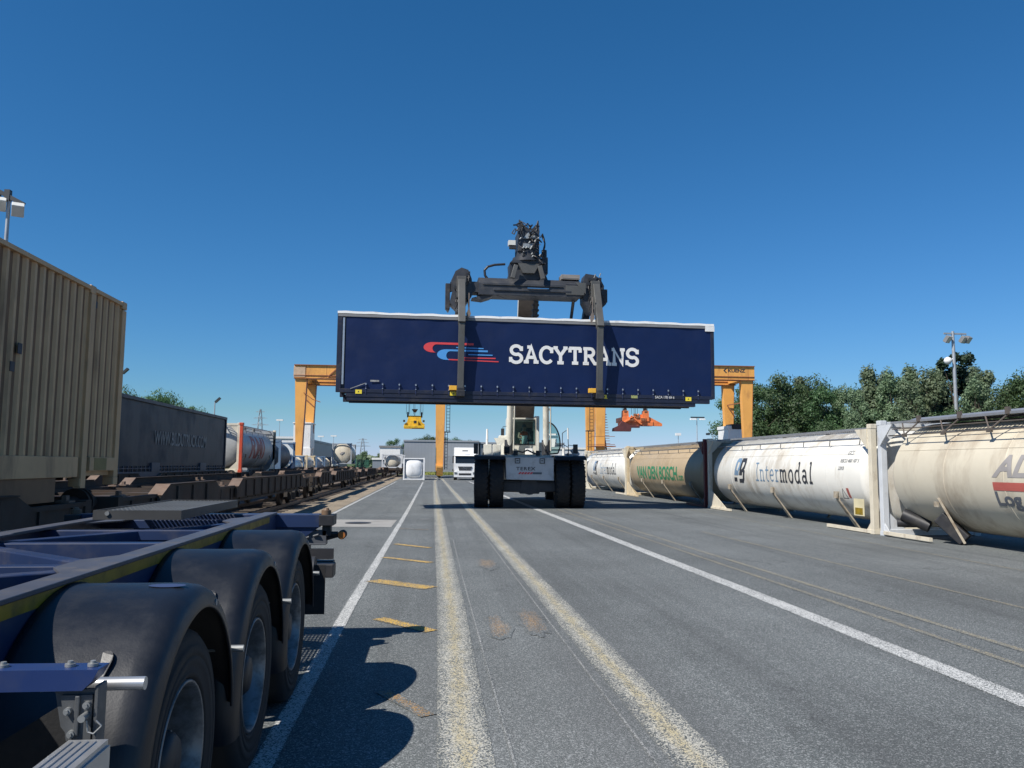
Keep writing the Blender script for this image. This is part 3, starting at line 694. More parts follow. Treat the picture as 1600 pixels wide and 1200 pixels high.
# ================================================================ freight wagons
def wagon(label, y0, n=1, cx=TN, group='flat container wagons on the tracks', L=20.2, proto=[]):
    if proto and L == 20.2:
        w = dup(proto[0], (cx, y0, 0), 0, label); return w
    W = thing('container_wagon', label, 'flat wagon', (cx, y0, 0), 0, group)
    mb = MB(); hw = 1.28
    for s in (-1, 1):
        x = cx + s * hw; a, b = (x - .09, x) if s > 0 else (x, x + .09)
        mb.box(a, b, y0 + .2, y0 + L - .2, 1.02, 1.08); mb.box(a + .03, b - .03, y0 + .2, y0 + L - .2, .72, 1.02); mb.box(a, b, y0 + 2.5, y0 + L - 2.5, .66, .72)
        y = y0 + .6
        while y < y0 + L: mb.box(x - .10 if s > 0 else x, x if s > 0 else x + .10, y, y + .05, .72, 1.02); y += .95
    mb.box(cx - .25, cx + .25, y0 + .2, y0 + L - .2, .62, 1.0)
    y = y0 + .3
    while y < y0 + L: mb.box(cx - hw + .09, cx + hw - .09, y, y + .12, .86, 1.04); y += 1.55
    mb.box(cx - hw, cx + hw, y0, y0 + .2, .85, 1.1); mb.box(cx - hw, cx + hw, y0 + L - .2, y0 + L, .85, 1.1)
    mb.build('frame', M['wagon'], W)
    for s in (-1, 1):
        for a, b in ((1.8, 6.0), (7.6, 18.4)):
            x = cx + s * (hw + .03); mb = MB(); a0, b0 = y0 + a, y0 + b
            mb.prism([(a0, 1.05), (a0 + .45, 1.235), (b0 - .45, 1.235), (b0, 1.05), (b0, .78), (a0, .78)], 'x', x - .03, x + .03)
            y = a0 + .9
            while y < b0 - .5: mb.box(x + (.03 if s > 0 else -.07), x + (.07 if s > 0 else -.03), y, y + .06, .78, 1.2); y += 1.0
            mb.box(x - .06, x + .06, a0 + .45, b0 - .45, 1.235, 1.25)
            sp = mb.build('side_panel', M['wagon'], W)
            mb = MB(); mb.add([(x - .2, a0 - .01, 1.06), (x + .06, a0 - .01, 1.06), (x + .06, a0 + .44, 1.25), (x - .2, a0 + .44, 1.25), (x - .2, a0 + .01, 1.05), (x + .06, a0 + .01, 1.05), (x + .06, a0 + .46, 1.24), (x - .2, a0 + .46, 1.24)],
                              [(0, 1, 2, 3), (7, 6, 5, 4), (0, 4, 5, 1), (1, 5, 6, 2), (2, 6, 7, 3), (3, 7, 4, 0)])
            mb.build('ramp_plate', M['wagonflap'], sp)
    for yb in (y0 + 2.6, y0 + L - 2.6):
        mb = MB(); mb.box(cx - 1.0, cx + 1.0, yb - .25, yb + .25, .5, .75)
        for s in (-1, 1):
            x = cx + s * 1.02; mb.prism([(yb - 1.25, .45), (yb - 1.2, .62), (yb - .5, .66), (yb - .3, .5), (yb + .3, .5), (yb + .5, .66), (yb + 1.2, .62), (yb + 1.25, .45), (yb + .4, .30), (yb - .4, .30)], 'x', x - .06, x + .06)
            for yy in (yb - .9, yb + .9): mb.box(x - .02 * s, x + .16 * s, yy - .13, yy + .13, .36, .6)
            for k in (-.12, .12): mb.cyl((x, yb + k, .32), (x, yb + k, .56), .09, 10)
        bg_ = mb.build('bogie', M['bogie'], W)
        for yy in (yb - .9, yb + .9):
            mb = MB()
            for s in (-1, 1): mb.lathe([(s * .68, .0), (s * .68, .15), (s * .72, .36), (s * .70, .49), (s * .73, .49), (s * .735, .46), (s * .82, .455), (s * .82, .36), (s * .80, .1), (s * .82, 0)], (cx, yy, .59), 'x', 28)
            mb.cyl((cx - .7, yy, .59), (cx + .7, yy, .59), .08, 12)
            mb.build('wheelset', mat('wheel_steel', (.05, .04, .035), .6, .4) if not proto else M['bogie'], bg_)
    for y, s in ((y0, -1), (y0 + L, 1)):
        for x in (cx - .87, cx + .87):
            mb = MB(); mb.cyl((x, y, 1.03), (x, y + s * .4, 1.03), .10, 14); mb.cyl((x, y + s * .4, 1.03), (x, y + s * .46, 1.03), .22, 20); mb.build('buffer', M['bogie'], W)
    mb = MB()
    for y in (.4, 6.3, 6.9, 13.0, 13.6, L - .5):
        for s in (-1, 1): x = cx + s * 1.13; mb.box(x - .09, x + .09, y0 + y - .1, y0 + y + .1, 1.08, 1.11); mb.box(x - .03, x + .03, y0 + y - .05, y0 + y + .05, 1.11, 1.18)
    mb.each('spigot', M['wagonflap'], W, k=2)
    if L == 20.2: proto.append(W)
    return W
wagon('empty rusty flat wagon under the far end of the corrugated beige container', 13.2)
wagon('rusty flat wagon under the near part of the corrugated beige container', -8.0)
wagon('empty rusty flat wagon in the middle of the near track', 34.4)
wagon('empty rusty flat wagon farthest along the near track, ending at the gravel strip', 55.6)
wagon('flat wagon carrying the dark curtain-sided box on the second track', 23.6, cx=TF)
wagon('flat wagon under the tank container with the red end frame', 44.8, cx=TF)
wagon('empty flat wagon on the second track beyond the red-framed tank', 66.0, cx=TF)
wagon('flat wagon at the far end of the second track under the round white tank end', 98.5, cx=TF)
wagon('dark flat wagon standing beyond the gap behind the white tank container', 78.0, cx=TN)
# ================================================================ corrugated beige container
BC = thing('shipping_container', 'tall beige corrugated steel container filling the left edge on a wagon', 'container', (-6.12, 6.5, 1.29))
bx, by0, by1, bz0, bz1 = -4.9, -.32, 13.38, 1.29, 4.18
def corr(mb, x, y0, y1, z0, z1, s=1, pitch=.225, dep=.034):
    pts = []; y = y0; k = 0
    while y < y1 - .05:
        for dy, dx in ((0, 0), (.055, 0), (.088, -dep), (.192, -dep)):
            if y + dy < y1: pts.append((x + s * dx, y + dy))
        y += pitch
    pts.append((x, y1)); 
    for i in range(len(pts) - 1):
        (xa, ya), (xb, yb) = pts[i], pts[i + 1]; deep = abs(xb - x) > .02 and abs(xa - x) > .02  # recess faces get the beige with shade in its colour
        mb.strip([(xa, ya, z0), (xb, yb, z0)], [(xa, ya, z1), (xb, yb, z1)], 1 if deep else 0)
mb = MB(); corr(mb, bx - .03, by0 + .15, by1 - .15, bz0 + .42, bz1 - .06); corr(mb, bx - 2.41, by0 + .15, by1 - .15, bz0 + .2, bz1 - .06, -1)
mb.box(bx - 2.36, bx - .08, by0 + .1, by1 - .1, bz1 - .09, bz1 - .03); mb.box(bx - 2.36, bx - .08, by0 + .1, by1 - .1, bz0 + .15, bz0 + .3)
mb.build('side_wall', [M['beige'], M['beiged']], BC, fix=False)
mb = MB(); mb.box(bx - .07, bx, by0 + .16, by1 - .16, bz1 - .06, bz1); mb.box(bx - 2.44, bx - 2.37, by0 + .16, by1 - .16, bz1 - .06, bz1); mb.each('top_rail', M['beige'], BC, bevel=.005)
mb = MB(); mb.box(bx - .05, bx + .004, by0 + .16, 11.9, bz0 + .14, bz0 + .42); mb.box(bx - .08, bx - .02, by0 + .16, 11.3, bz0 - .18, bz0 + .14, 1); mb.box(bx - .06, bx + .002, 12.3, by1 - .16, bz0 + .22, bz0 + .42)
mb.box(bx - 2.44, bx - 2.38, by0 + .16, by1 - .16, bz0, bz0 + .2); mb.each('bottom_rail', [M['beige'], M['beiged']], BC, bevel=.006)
for y in (by0, by1 - .16):
    for x in (bx - .16, bx - 2.44): mb = MB(); mb.box(x, x + .16, y, y + .16, bz0 + .12, bz1 - .12); mb.build('corner_post', M['beige'], BC, bevel=.006)
mb = MB(); mb.box(bx - .09, bx + .012, 12.0, 12.16, bz0 - .02, bz1 - .11); mb.build('inner_post', M['beige'], BC, bevel=.005)
def casting(mb, x, y, z, s=.18):
    mb.box(x - .082, x + .082, y - s / 2, y + s / 2, z - .06, z + .06)
mb = MB()
for y in (by0 + .09, by1 - .09, 12.08):
    for x in (bx - .076, bx - 2.36): casting(mb, x, y, bz1 - .045); casting(mb, x, y, bz0 + .06)
mb.each('corner_casting', M['beige'], BC, bevel=.012)
mb = MB(); mb.box(bx - 2.3, bx - .16, by1 - .05, by1 - .02, bz0 + .15, bz1 - .1)
for x in (-5.3, -5.7, -6.6, -7.0): mb.cyl((x, by1 - .0, bz0 + .2), (x, by1 - .0, bz1 - .15), .02, 8)
mb.build('end_door', M['beige'], BC)
mb = MB()
for y, z, h in ((10.1, 2.93, .13), (9.95, 2.70, .12), (12.2, 3.9, .10)): mb.box(bx - .029, bx - .022, y, y + .1, z, z + h)
mb.each('data_plate', M['txtblk'], BC)
mb = MB(); mb.box(bx + .003, bx + .006, 12.45, 12.9, bz0 + .23, bz0 + .41); mb.build('worn_decal', mat('ochre_decal', (.24, .18, .06), .6, var=.3), BC)

# ================================================================ faded curtain-sided box on the second track
def box_container(name, label, x, y0, y1, z0, z1, m, w=2.48):
    B = thing(name, label, 'container', (x - w / 2, (y0 + y1) / 2, z0)); mb = MB(); mb.box(x - w, x - .02, y0 + .02, y1 - .02, z0 + .12, z1 - .04); mb.build('body', m, B); return B
FB = box_container('curtain_container', 'long faded dark blue curtain-sided box on the second track beside the beige container', -10.1, 27.2, 41.35, 1.12, 3.86, M['curtainf'])
mb = MB(); P = []; n = 120
for i in range(n + 1): P.append((-10.1 + .0008 * math.sin(i * 1.7) + .002 * math.sin(i * .23), 27.3 + 13.95 * i / n))
mb.strip([(a, b, 1.5) for a, b in P], [(a + .0, b, 3.72) for a, b in P]); mb.s = [True] * len(mb.s); mb.build('curtain', M['curtainf'], FB, fix=False)
mb = MB(); mb.box(-10.16, -10.04, 27.2, 41.35, 3.76, 3.88); mb.box(-12.6, -12.5, 27.2, 41.35, 3.74, 3.88); mb.each('roof_rail', M['navyf'], FB)
mb = MB(); mb.box(-10.14, -10.06, 27.2, 41.35, 1.12, 1.3); mb.box(-10.13, -10.05, 27.25, 41.3, 1.40, 1.43)
y = 27.5
while y < 41.2: mb.box(-10.10, -10.06, y, y + .05, 1.3, 1.5); y += .42
for y in (30.6, 36.9): mb.box(-10.10, -10.03, y, y + .9, 1.3, 1.62)
mb.build('buckle_strap', mat('strap_blue', (.035, .055, .09), .5), FB)
for y in (27.2, 41.2): mb = MB(); mb.box(-10.2, -10.05, y, y + .15, 1.12, 3.86); mb.build('corner_post', M['navyf'], FB)
mb = MB(); vf = text2d('WWW.BILDUTRUCK.COM', .52, .018, xs=.92); L = max(p[0] for p in vf[0]); vf = ([(p[0] * 6.9 / L, p[1]) for p in vf[0]], vf[1])
place(mb, vf, side_pos(-10.1, 30.9, 2.30), 0, .03); mb.build('lettering', M['txtwf'], FB)

# ================================================================ tank containers
def tank(name, label, x0, y0, y1, z0, H, mt, mf, side=-1, mf2=None, rr=1.2, group=None, supports=3, walk=True, saddle_m=None, dome=.30, gus=True):
    """x0 = face towards the yard (side -1: tank lies at x > x0, seen from -x)"""
    W = 2.5; cx = x0 - side * W / 2; cz = z0 + H - rr - .09
    K = thing(name, label, 'tank container', (cx, (y0 + y1) / 2, z0), 0, group)
    L = y1 - y0; a = y0 + dome; b = y1 - .30
    mb = MB(); prof = [(a - .0, .0)] + [(a + .34 * (1 - math.cos(R(t))), rr * math.sin(R(t))) for t in (12, 25, 40, 55, 68, 80, 90)]
    prof += [(b - .34 * (1 - math.cos(R(t))), rr * math.sin(R(t))) for t in (90, 80, 68, 55, 40, 25, 12)] + [(b, 0)]
    mb.lathe(prof, (cx, 0, cz), 'y', 72)
    sh = mb.build('tank_shell', mt, K)
    mb = MB(); ny = max(2, round(L / 2.0))
    for i in range(1, ny):
        y = a + .34 + (b - a - .68) * i / ny
        mb.lathe([(y - .02, rr + .001), (y - .015, rr + .005), (y + .015, rr + .005), (y + .02, rr + .001)], (cx, 0, cz), 'y', 60)
    for ang in (-62, 62): 
        t = R(ang); mb.box(cx + (rr + .001) * math.sin(t) - .006, cx + (rr + .001) * math.sin(t) + .006, a + .36, b - .36, cz + rr * math.cos(t) - .006, cz + rr * math.cos(t) + .006)
    mb.build('cladding_band', mt, sh)
    for yy, s, mm in ((y0, 1, mf), (y1, -1, mf2 or mf)):
        mb = MB(); ya, yb = (yy, yy + .15) if s > 0 else (yy - .15, yy)
        for x in (cx - W / 2, cx + W / 2 - .15):
            mb.box(x, x + .15, ya, yb, z0 + .12, z0 + H - .12)
        mb.box(cx - W / 2 + .15, cx + W / 2 - .15, ya + .01, yb - .01, z0 + .02, z0 + .16); mb.box(cx - W / 2 + .15, cx + W / 2 - .15, ya + .01, yb - .01, z0 + H - .16, z0 + H - .03)
        for sx in (-1, 1):   # corner gussets in the end frame
            xa = cx + sx * (W / 2 - .15)
            for zz, dz in ((z0 + .16, 1), (z0 + H - .16, -1)):
                mb.prism([(xa, zz), (xa - sx * .42, zz), (xa, zz + dz * .42)], 'y', ya + .03, yb - .03)
        fr = mb.build('end_frame', mm, K, bevel=.008)
        mb = MB()
        for x in (cx - W / 2 + .08, cx + W / 2 - .08):
            for z in (z0 + .06, z0 + H - .06): mb.box(x - .088, x + .088, ya - .008, yb + .02, z - .06, z + .06)
        mb.each('corner_casting', mm, fr, bevel=.012)
        mb = MB()   # side gusset plates running along the tank from the post
        for sx in (-1, 1):
            xa = cx + sx * (W / 2 - .03); y_in = yb if s > 0 else ya
            if s < 0 and gus: mb.prism([(y_in, z0 + .1), (y_in + s * 1.75, z0 + .1), (y_in, z0 + .78)], 'x', xa - .012, xa + .012)
            else: mb.prism([(y_in, z0 + .1), (y_in + s * .2, z0 + .1), (y_in, z0 + .3)], 'x', xa - .012, xa + .012)
            if gus: mb.box(xa - .05, xa + .03, min(y_in, y_in + s * 2.2), max(y_in, y_in + s * 2.2), z0 + .02, z0 + .1)
            mb.prism([(y_in, z0 + H - .12), (y_in + s * .55, z0 + H - .12), (y_in, z0 + H - .62)], 'x', xa - .06, xa - .03)
        mb.each('gusset', mm, fr, k=3 if (gus) else (2 if s > 0 else 1))
    for i in range(supports):
        y = y0 + L * ((i + .5) / supports if supports > 1 else .5) + (0.0)
        if supports == 3: y = (y0 + 1.85, y0 + 5.95, y0 + 9.65)[i] if L > 11 else y
        for sx in (-1, 1):
            mb = MB(); P = []; Q = []
            for k in range(9):
                f = k / 8; z = z0 + .02 + f * .98; dz = z - cz
                xin = math.sqrt(max(0, rr * rr - dz * dz)) if abs(dz) < rr else 0
                xx = max(xin + .03, W / 2 - .60 + .58 * min(1, f * 1.25)); xx = min(xx, W / 2 - .01)
                P.append((cx + sx * xx, y - .08 + .02 * f, z)); Q.append((cx + sx * xx, y + .08 - .02 * f, z))
            n = len(P); P2 = [(p[0] - sx * .05, p[1], p[2]) for p in P]; Q2 = [(p[0] - sx * .05, p[1], p[2]) for p in Q]
            mb.strip(P, Q); mb.strip(P2, P); mb.strip(Q, Q2); mb.box(min(P[-2][0], P[-2][0] + sx * .03), max(P[-2][0], P[-2][0] + sx * .03), y - .09, y + .09, z0 + .82, z0 + 1.0)
            mb.build('saddle', M['saddle'], K)
    if walk:
        mb = MB(); zt = z0 + H - .05; xs = cx + side * .35
        for x in (cx + side * .28, cx + side * .86): mb.box(x - .02, x + .02, y0 + .15, y1 - .15, zt - .05, zt)
        y = y0 + .2
        while y < y1 - .3: mb.box(min(cx + side * .3, cx + side * .84), max(cx + side * .3, cx + side * .84), y, y + .035, zt - .02, zt + .006); y += .12
        wk = mb.build('walkway', M['walk'], K)
        mb = MB(); xr = cx + side * 1.02; zr = cz + math.sqrt(max(0, rr * rr - .9 ** 2)) + .14
        mb.tube([(xr, y0 + .5, zr), (xr, y1 - .5, zr)], .014, 6); y = y0 + .9
        while y < y1 - .4:
            mb.tube([(xr, y, zr), (cx + side * .98, y + .12, zr - .14)], .014, 5); y += 1.6
        for y in (y0 + L * .35, y0 + L * .6):   # valves and manhole
            mb.cyl((cx, y, cz + rr - .02), (cx, y, zt + .03), .26, 20); mb.cyl((cx + .5, y + .7, cz + rr - .2), (cx + .5, y + .7, zt), .1, 12)
        mb.build('hand_line', mat('rail_grey', (.22, .22, .22), .5, .3), wk)
    return K, cx, cz, rr
GR = 'tank containers standing in a row on the right'
# the near one on the right: 'AL.. Log..'
K, cx, cz, rr = tank('tank_container', 'large cream tank container nearest the camera on the right, with a red bar', 11.0, 6.55, 18.85, 0, 2.80, M['tankc'], M['framew'], supports=0, rr=1.24, group=GR, walk=False, gus=False)
fn = lambda y, z: tank_neg(cx, cz, rr, y, z)
for txt, y, z, h, m, shr, xs in (('AL', 14.80, 1.50, .42, 'txtgrey', .35, 1.25), ('Log', 14.85, .94, .27, 'txtslate', 0, 1.25)):
    mb = MB(); place(mb, text2d(txt, h, .035, xs=xs, shear=shr), fn(y, z), 0, .006, CUTS); mb.build('lettering', M[m], K)
mb = MB(); place(mb, ([(0, 0), (2.2, 0), (2.2, .16), (0, .16)], [(0, 1, 2, 3)]), fn(14.84, 1.225), 0, .006, CUTS); mb.build('red_bar', M['txtredf'], K)
mb = MB(); zt = 2.74
xw = cx - .95
mb.box(xw - .03, xw + .03, 6.7, 18.7, zt - .02, zt + .03); mb.box(cx - .2, cx - .14, 6.7, 18.7, zt - .02, zt + .03)
y = 6.8
while y < 18.6: mb.box(xw + .03, cx - .2, y, y + .04, zt - .005, zt + .02); y += .11
mb.prism([(xw + .1, zt + .03), (cx + .2, zt + .03), (cx + .1, zt + .14), (xw + .3, zt + .10)], 'y', 7.2, 18.2)
wk = mb.build('walkway', M['walk'], K)
mb = MB(); xl = cx - 1.13
zl = 2.42; mb.tube([(xl, 6.7, zl), (xl, 18.55, zl)], .014, 8); mb.tube([(xl + .1, 18.55, zl + .16), (xl + .1, 6.7, zl + .16)], .012, 6)
y = 17.9
while y > 6.7:
    mb.tube([(xl, y, zl), (xw, y + .35, zt)], .018, 6); mb.tube([(xl, y, zl), (xw, y - .35, zt)], .018, 6); mb.box(xl - .03, xl + .03, y - .06, y + .06, zl - .05, zl + .03); mb.box(xw - .06, xw + .0, y - .4, y - .3, zt - .02, zt + .12); y -= 1.45
mb.build('lattice_rail', mat('lattice_brown', (.12, .10, .085), .6, .2), wk)
mb = MB()
for y in (16.7, 9.5):
    mb.beam((11.1, y, 1.0), (11.5, y - .25, .04), .09, .05); mb.box(11.06, 11.09, y - .04, y + .10, .80, .92)
mb.each('saddle', M['saddle'], K, k=2)
mb = MB(); mb.beam((11.25, 16.9, .58), (11.6, 16.55, .10), .34, .28); mb.cyl((11.2, 18.2, .55), (11.6, 17.8, .3), .15, 14); mb.cyl((11.1, 18.3, .35), (11.5, 18.1, .35), .10, 14); mb.each('discharge_valve', M['dark'], K, bevel=.02)
mb = MB(); mb.box(10.98, 11.06, 16.9, 18.7, .04, .12); mb.build('bottom_rail', M['frames'], K)
# RB Intermodal
def rb_logo(K, fn, h, y0, tshift, xs=1.):
    sh = lambda v, f: ([(p[0] * xs + p[1] * .28 * xs, p[1]) for p in v], f)
    w = h * .17; lw = h * .52
    Rp = [[(.0, .30 * h), (0, h * .92), (.05 * h, h * .97), (lw * .62, h * .97), (lw * .78, h * .85), (lw * .78, h * .62), (lw * .55, h * .52)], [(lw * .55, .50 * h), (lw * .62, .30 * h)], [(lw * .28, .30 * h), (lw * .28, .52 * h)]]
    mb = MB()
    for i, p in enumerate(Rp): place(mb, sh(*ribbon(p, w)), fn, 0, .006 + i * .0006, CUTS)
    mb.build('logo_letter', M['txtsteel'], K)
    mb = MB()
    for i, p in enumerate([[(0, .02 * h), (0, .20 * h)], [(lw * .30, .02 * h), (lw * .30, .20 * h)]]): place(mb, sh(*ribbon(p, w)), fn, 0, .006 + i * .0006, CUTS)
    o = lw * 1.08
    B = [[(o, .30 * h), (o, h * .97), (o + lw * .62, h * .97), (o + lw * .78, h * .85), (o + lw * .76, h * .66), (o + lw * .5, h * .55), (o + lw * .82, h * .46), (o + lw * .82, h * .16), (o + lw * .66, .06 * h), (o - .05, .06 * h)], [(o + lw * .30, .30 * h), (o + lw * .30, .56 * h)]]
    for i, p in enumerate(B): place(mb, sh(*ribbon(p, w)), fn, 0, .0075 + i * .0006, CUTS)
    mb.build('logo_letter', M['txtblk'], K)
def intermodal(K, fn, h, xs):
    st = strokes('Intermodal', GS, h, [h * .075] * 5 + [h * .115] * 5, xs=xs, adv=1.1)
    a, b = MB(), MB()
    for i, (v, f, k) in enumerate(st): place(a if k < 5 else b, (v, f), fn, 0, .006 + (i % 5) * .0006, CUTS)
    a.build('lettering', M['txtsteel'], K); b.build('lettering', M['txtblk'], K)
K, cx, cz, rr = tank('tank_container', 'white tank container with big dark lettering, between a maroon post and the red-barred tank', 11.0, 19.15, 31.1, 0, 2.74, M['tankw'], M['frames'], group=GR, rr=1.22)
rb_logo(K, tank_neg(cx, cz, rr, 28.35, 1.10), .80, 0, 0, 1.0)
intermodal(K, tank_neg(cx, cz, rr, 26.45, 1.17), .62, 1.22)
mb = MB()
for txt, y, z, h in (('GCS', 20.6, 1.98, .12), ('RBCU 460 107 5', 20.85, 1.78, .10), ('22K8', 20.9, 1.58, .10)): place(mb, text2d(txt, h, .0, shear=.2), tank_neg(cx, cz, rr, y, z), 0, .006, CUTS)
place(mb, ribbon([(0, 0), (.13, .26), (.26, 0), (0, 0)], .02), tank_neg(cx, cz, rr, 20.9, .82), 0, .006, CUTS)
mb.build('lettering', M['txtslate'], K)
mb = MB(); place(mb, ([(.32, .02), (.44, .02), (.44, .28), (.32, .28)], [(0, 1, 2, 3)]), tank_neg(cx, cz, rr, 20.9, .82), 0, .006, CUTS); mb.build('hazard_stripe', M['txtredf'], K)
mb = MB(); mb.box(10.99, 10.998, 19.55, 20.05, .42, .85); pp = mb.build('document_box', mat('pale_yellow_box', (.62, .55, .35), .5), K)
mb = MB(); mb.box(10.984, 10.99, 19.62, 19.98, .45, .62); mb.build('sticker', M['tapey'], pp)
# van den bosch
K, cx, cz, rr = tank('tank_container', 'sand-coloured tank container with green lettering, partly in the lifted box\'s shadow', 11.0, 31.45, 44.3, 0, 2.74, M['tanky'], M['framemar'], mf2=M['framey'], saddle_m=M['framey'], group=GR, rr=1.22)
mb = MB(); vf = text2d('VAN DEN BOSCH', .62, .03, xs=.8); L = max(p[0] for p in vf[0]); vf = ([(p[0] * 6.9 / L, p[1]) for p in vf[0]], vf[1]); place(mb, vf, tank_neg(cx, cz, rr, 42.1, 1.02), 0, .006, CUTS)
place(mb, text2d('.com', .33, .02, xs=.8), tank_neg(cx, cz, rr, 35.1, 1.02), 0, .006, CUTS); mb.build('lettering', M['txtgreen'], K)
# far RB
K, cx, cz, rr = tank('tank_container', 'white tank container beyond the sand-coloured one, just right of the lifting truck', 11.0, 44.55, 56.5, 0, 2.70, M['tankw'], M['frames'], group=GR, rr=1.2)
rb_logo(K, tank_neg(cx, cz, rr, 53.7, 1.05), .85, 0, 0, 1.0); intermodal(K, tank_neg(cx, cz, rr, 51.6, 1.12), .66, 1.25)
tank('tank_container', 'grey tank container farthest in the right-hand row, behind the lifting truck\'s wheels', 11.0, 57.2, 68.5, 0, 2.55, M['tankg'], M['framew'], group=GR, rr=1.15, walk=False)
# left side tanks 
GL_ = 'tank containers on and beyond the rail tracks on the left'
K, cx, cz, rr = tank('tank_container', 'polished tank container with a bright red end frame on the second track', -10.1, 44.5, 54.6, 1.12, 2.66, mat('polished_cladding', (.50, .50, .48), .42, .1, var=.08, dirt=(.25, .22, .2), amt=.4, ds=2), M['frames'], side=1, group=GL_, rr=1.18)
mb = MB(); mb.box(-10.13, -9.97, 44.47, 44.66, 1.22, 3.78); mb.box(-10.16, -9.95, 44.45, 44.68, 3.66, 3.79); mb.box(-10.16, -9.95, 44.45, 44.68, 1.12, 1.26)
mb.build('red_corner_post', M['framer'], K, bevel=.01)
mb = MB(); vf = text2d('RMI', 1.25, .03, xs=1.); L = max(p[0] for p in vf[0]); vf = ([(p[0] * 3.9 / L, p[1]) for p in vf[0]], vf[1]); place(mb, vf, tank_pos(cx, cz, rr, 47.6, 1.95), 0, .006, [.06 * i for i in range(24)]); mb.build('lettering', M['txtredf'], K)
mb = MB(); mb.box(-12.6, -10.1, 54.45, 54.6, 1.12, 3.75); mb.build('end_plate', M['tankg'], K)
tank('tank_container', 'dark grey tank container just behind the red-framed one', -10.1, 56.6, 62.6, 1.12, 2.1, mat('dark_cladding', (.07, .085, .10), .5), M['frameb'], side=1, group=GL_, rr=1.0, supports=0, walk=False)
ck = tank('tank_container', 'round cream tank end facing the camera, raised above the wagons beside the left crane', -9.95, 106, 112, 1.55, 2.7, M['tankc'], M['tankg'], side=1, group=GL_, rr=1.24, dome=.04, supports=0, walk=False)[0]
mb = MB(); mb.prism([(-11.5, 2.9), (-11.2, 3.1), (-10.9, 3.15), (-10.95, 3.0), (-11.25, 2.75)], 'y', 105.98, 106.02); mb.build('stain_mark', M['txtgrey'], ck)
for lab, y0, L, mt, mf, H in (('beige tank container in a blue frame, first behind the empty wagons', 72, 6, M['tanky'], M['frameb'], 2.45), ('white tank container second behind the empty wagons', 80, 6, M['tankw'], M['frameb'], 2.4),
                        ('cream tank container with sand frame, third behind the empty wagons', 88, 6, M['tankc'], M['framey'], 2.5), ('pale blue-grey tank container fourth behind the empty wagons', 95.5, 6, M['tankg'], M['frameb'], 2.5),
                        ('white tank container fifth behind the empty wagons', 103, 6, M['tankw'], M['frameb'], 2.5), ('cream tank container sixth behind the empty wagons', 111, 6, M['tankc'], M['framew'], 2.5)):
    x = -12.9
    tank('tank_container', lab, x, y0, y0 + L, 0, H, mt, mf, side=1, group=GL_, rr=H / 2 - .1, supports=0, walk=False)
# tank container end-on beside the crane leg
ET = thing('tank_container', 'white tank container seen end-on with a bulging square end, standing on the asphalt', 'tank container', (-1.55, 84, 0), 0, GL_)
mb = MB(); xa, xb, H = -2.62, -.42, 2.28
for x in (xa, xb - .14): mb.box(x, x + .14, 84, 84.15, 0, H)
mb.box(xa + .14, xb - .14, 84.01, 84.14, 0.02, .14); mb.box(xa + .14, xb - .14, 84.01, 84.14, H - .14, H - .02); mb.box(xb - .12, xb + .0, 84.15, 90.0, H - .12, H); mb.box(xb - .12, xb, 84.15, 90, .0, .12)
for x in (xa, xb - .14): mb.box(x, x + .14, 89.85, 90, 0, H)
mb.build('frame', M['whitep'], ET)
mb = MB(); mb.box(xa + .15, xb - .15, 84.20, 84.26, .1, H - .1); mb.build('recess_panel', M['tankg'], ET)
mb = MB(); V = []; F = []; cxx, czz = (xa + xb) / 2, H / 2 + .02; hw = .86; nr, na = 14, 48
for i in range(nr + 1):
    q = i / nr; pw = 2 + 1.8 * q
    for j in range(na):
        t = 2 * math.pi * j / na; c_, s_ = math.cos(t), math.sin(t); rr_ = q / (abs(c_) ** pw + abs(s_) ** pw) ** (1 / pw)
        V.append((cxx + hw * rr_ * c_, 84.22 - .36 * math.sqrt(max(0, 1 - q * q)), czz + hw * 1.07 * rr_ * s_))
for i in range(nr):
    for j in range(na): a = i * na; b = a + na; k2 = (j + 1) % na; F.append((a + j, a + k2, b + k2, b + j))
mb.add(V, F, 0, True); mb.build('bulging_end', M['whitep'], ET)
mb = MB(); mb.box(xa + .2, xb - .2, 84.3, 89.8, .2, H - .2); mb.build('tank_body', M['whitep'], ET)
# ================================================================ lifted curtain-sided container
LC = thing('curtain_container', 'navy curtain-sided container with white lettering, held high in the air by the lifting truck', 'container', (3.58, 29.75, 3.9))
lx0, lx1, ly, lz0, lz1 = -3.27, 10.42, 28.5, 4.16, 6.96
mb = MB(); mb.box(lx0 + .05, lx1 - .05, ly + .06, ly + 2.44, lz0 + .12, lz1 - .05); mb.build('body', M['navyf'], LC)
# curtain: gently waving sheet hung in front of the posts
mb = MB(); nx, nz = 150, 14; V = []; rnd = random.Random(3); ph = [rnd.random() * 6 for _ in range(8)]
def wav(x, z):
    lower = 1 - (z - lz0) / (lz1 - lz0)
    if z > lz1 - .6 or lower > .78: return .006 * math.sin(x * 5.49) + .004 * math.sin(x * 2.7 + z * 3) + (.016 * abs(math.sin(math.pi * (x - lx0 - .9) / .572)) if lower > .8 else 0) * (lower - .8) * 5
    return .010 * math.sin(x * 2.3 + ph[0]) * max(0, lower - .6) * 2 + .0025 * math.sin(x * 2.1 + ph[1] + z) + .002 * math.sin(z * 3 + x * .7 + ph[2]) + (.012 * abs(math.sin(math.pi * (x - lx0 - .9) / .572)) if lower > .8 else 0) * (lower - .8) * 5
cx0, cx1 = lx0 + .30, lx1 - .13
for j in range(nz + 1):
    for i in range(nx + 1):
        x = cx0 + (cx1 - cx0) * i / nx; z = lz0 + .10 + (lz1 - .17 - lz0 - .10) * j / nz; V.append((x, ly + .01 + wav(x, z), z))
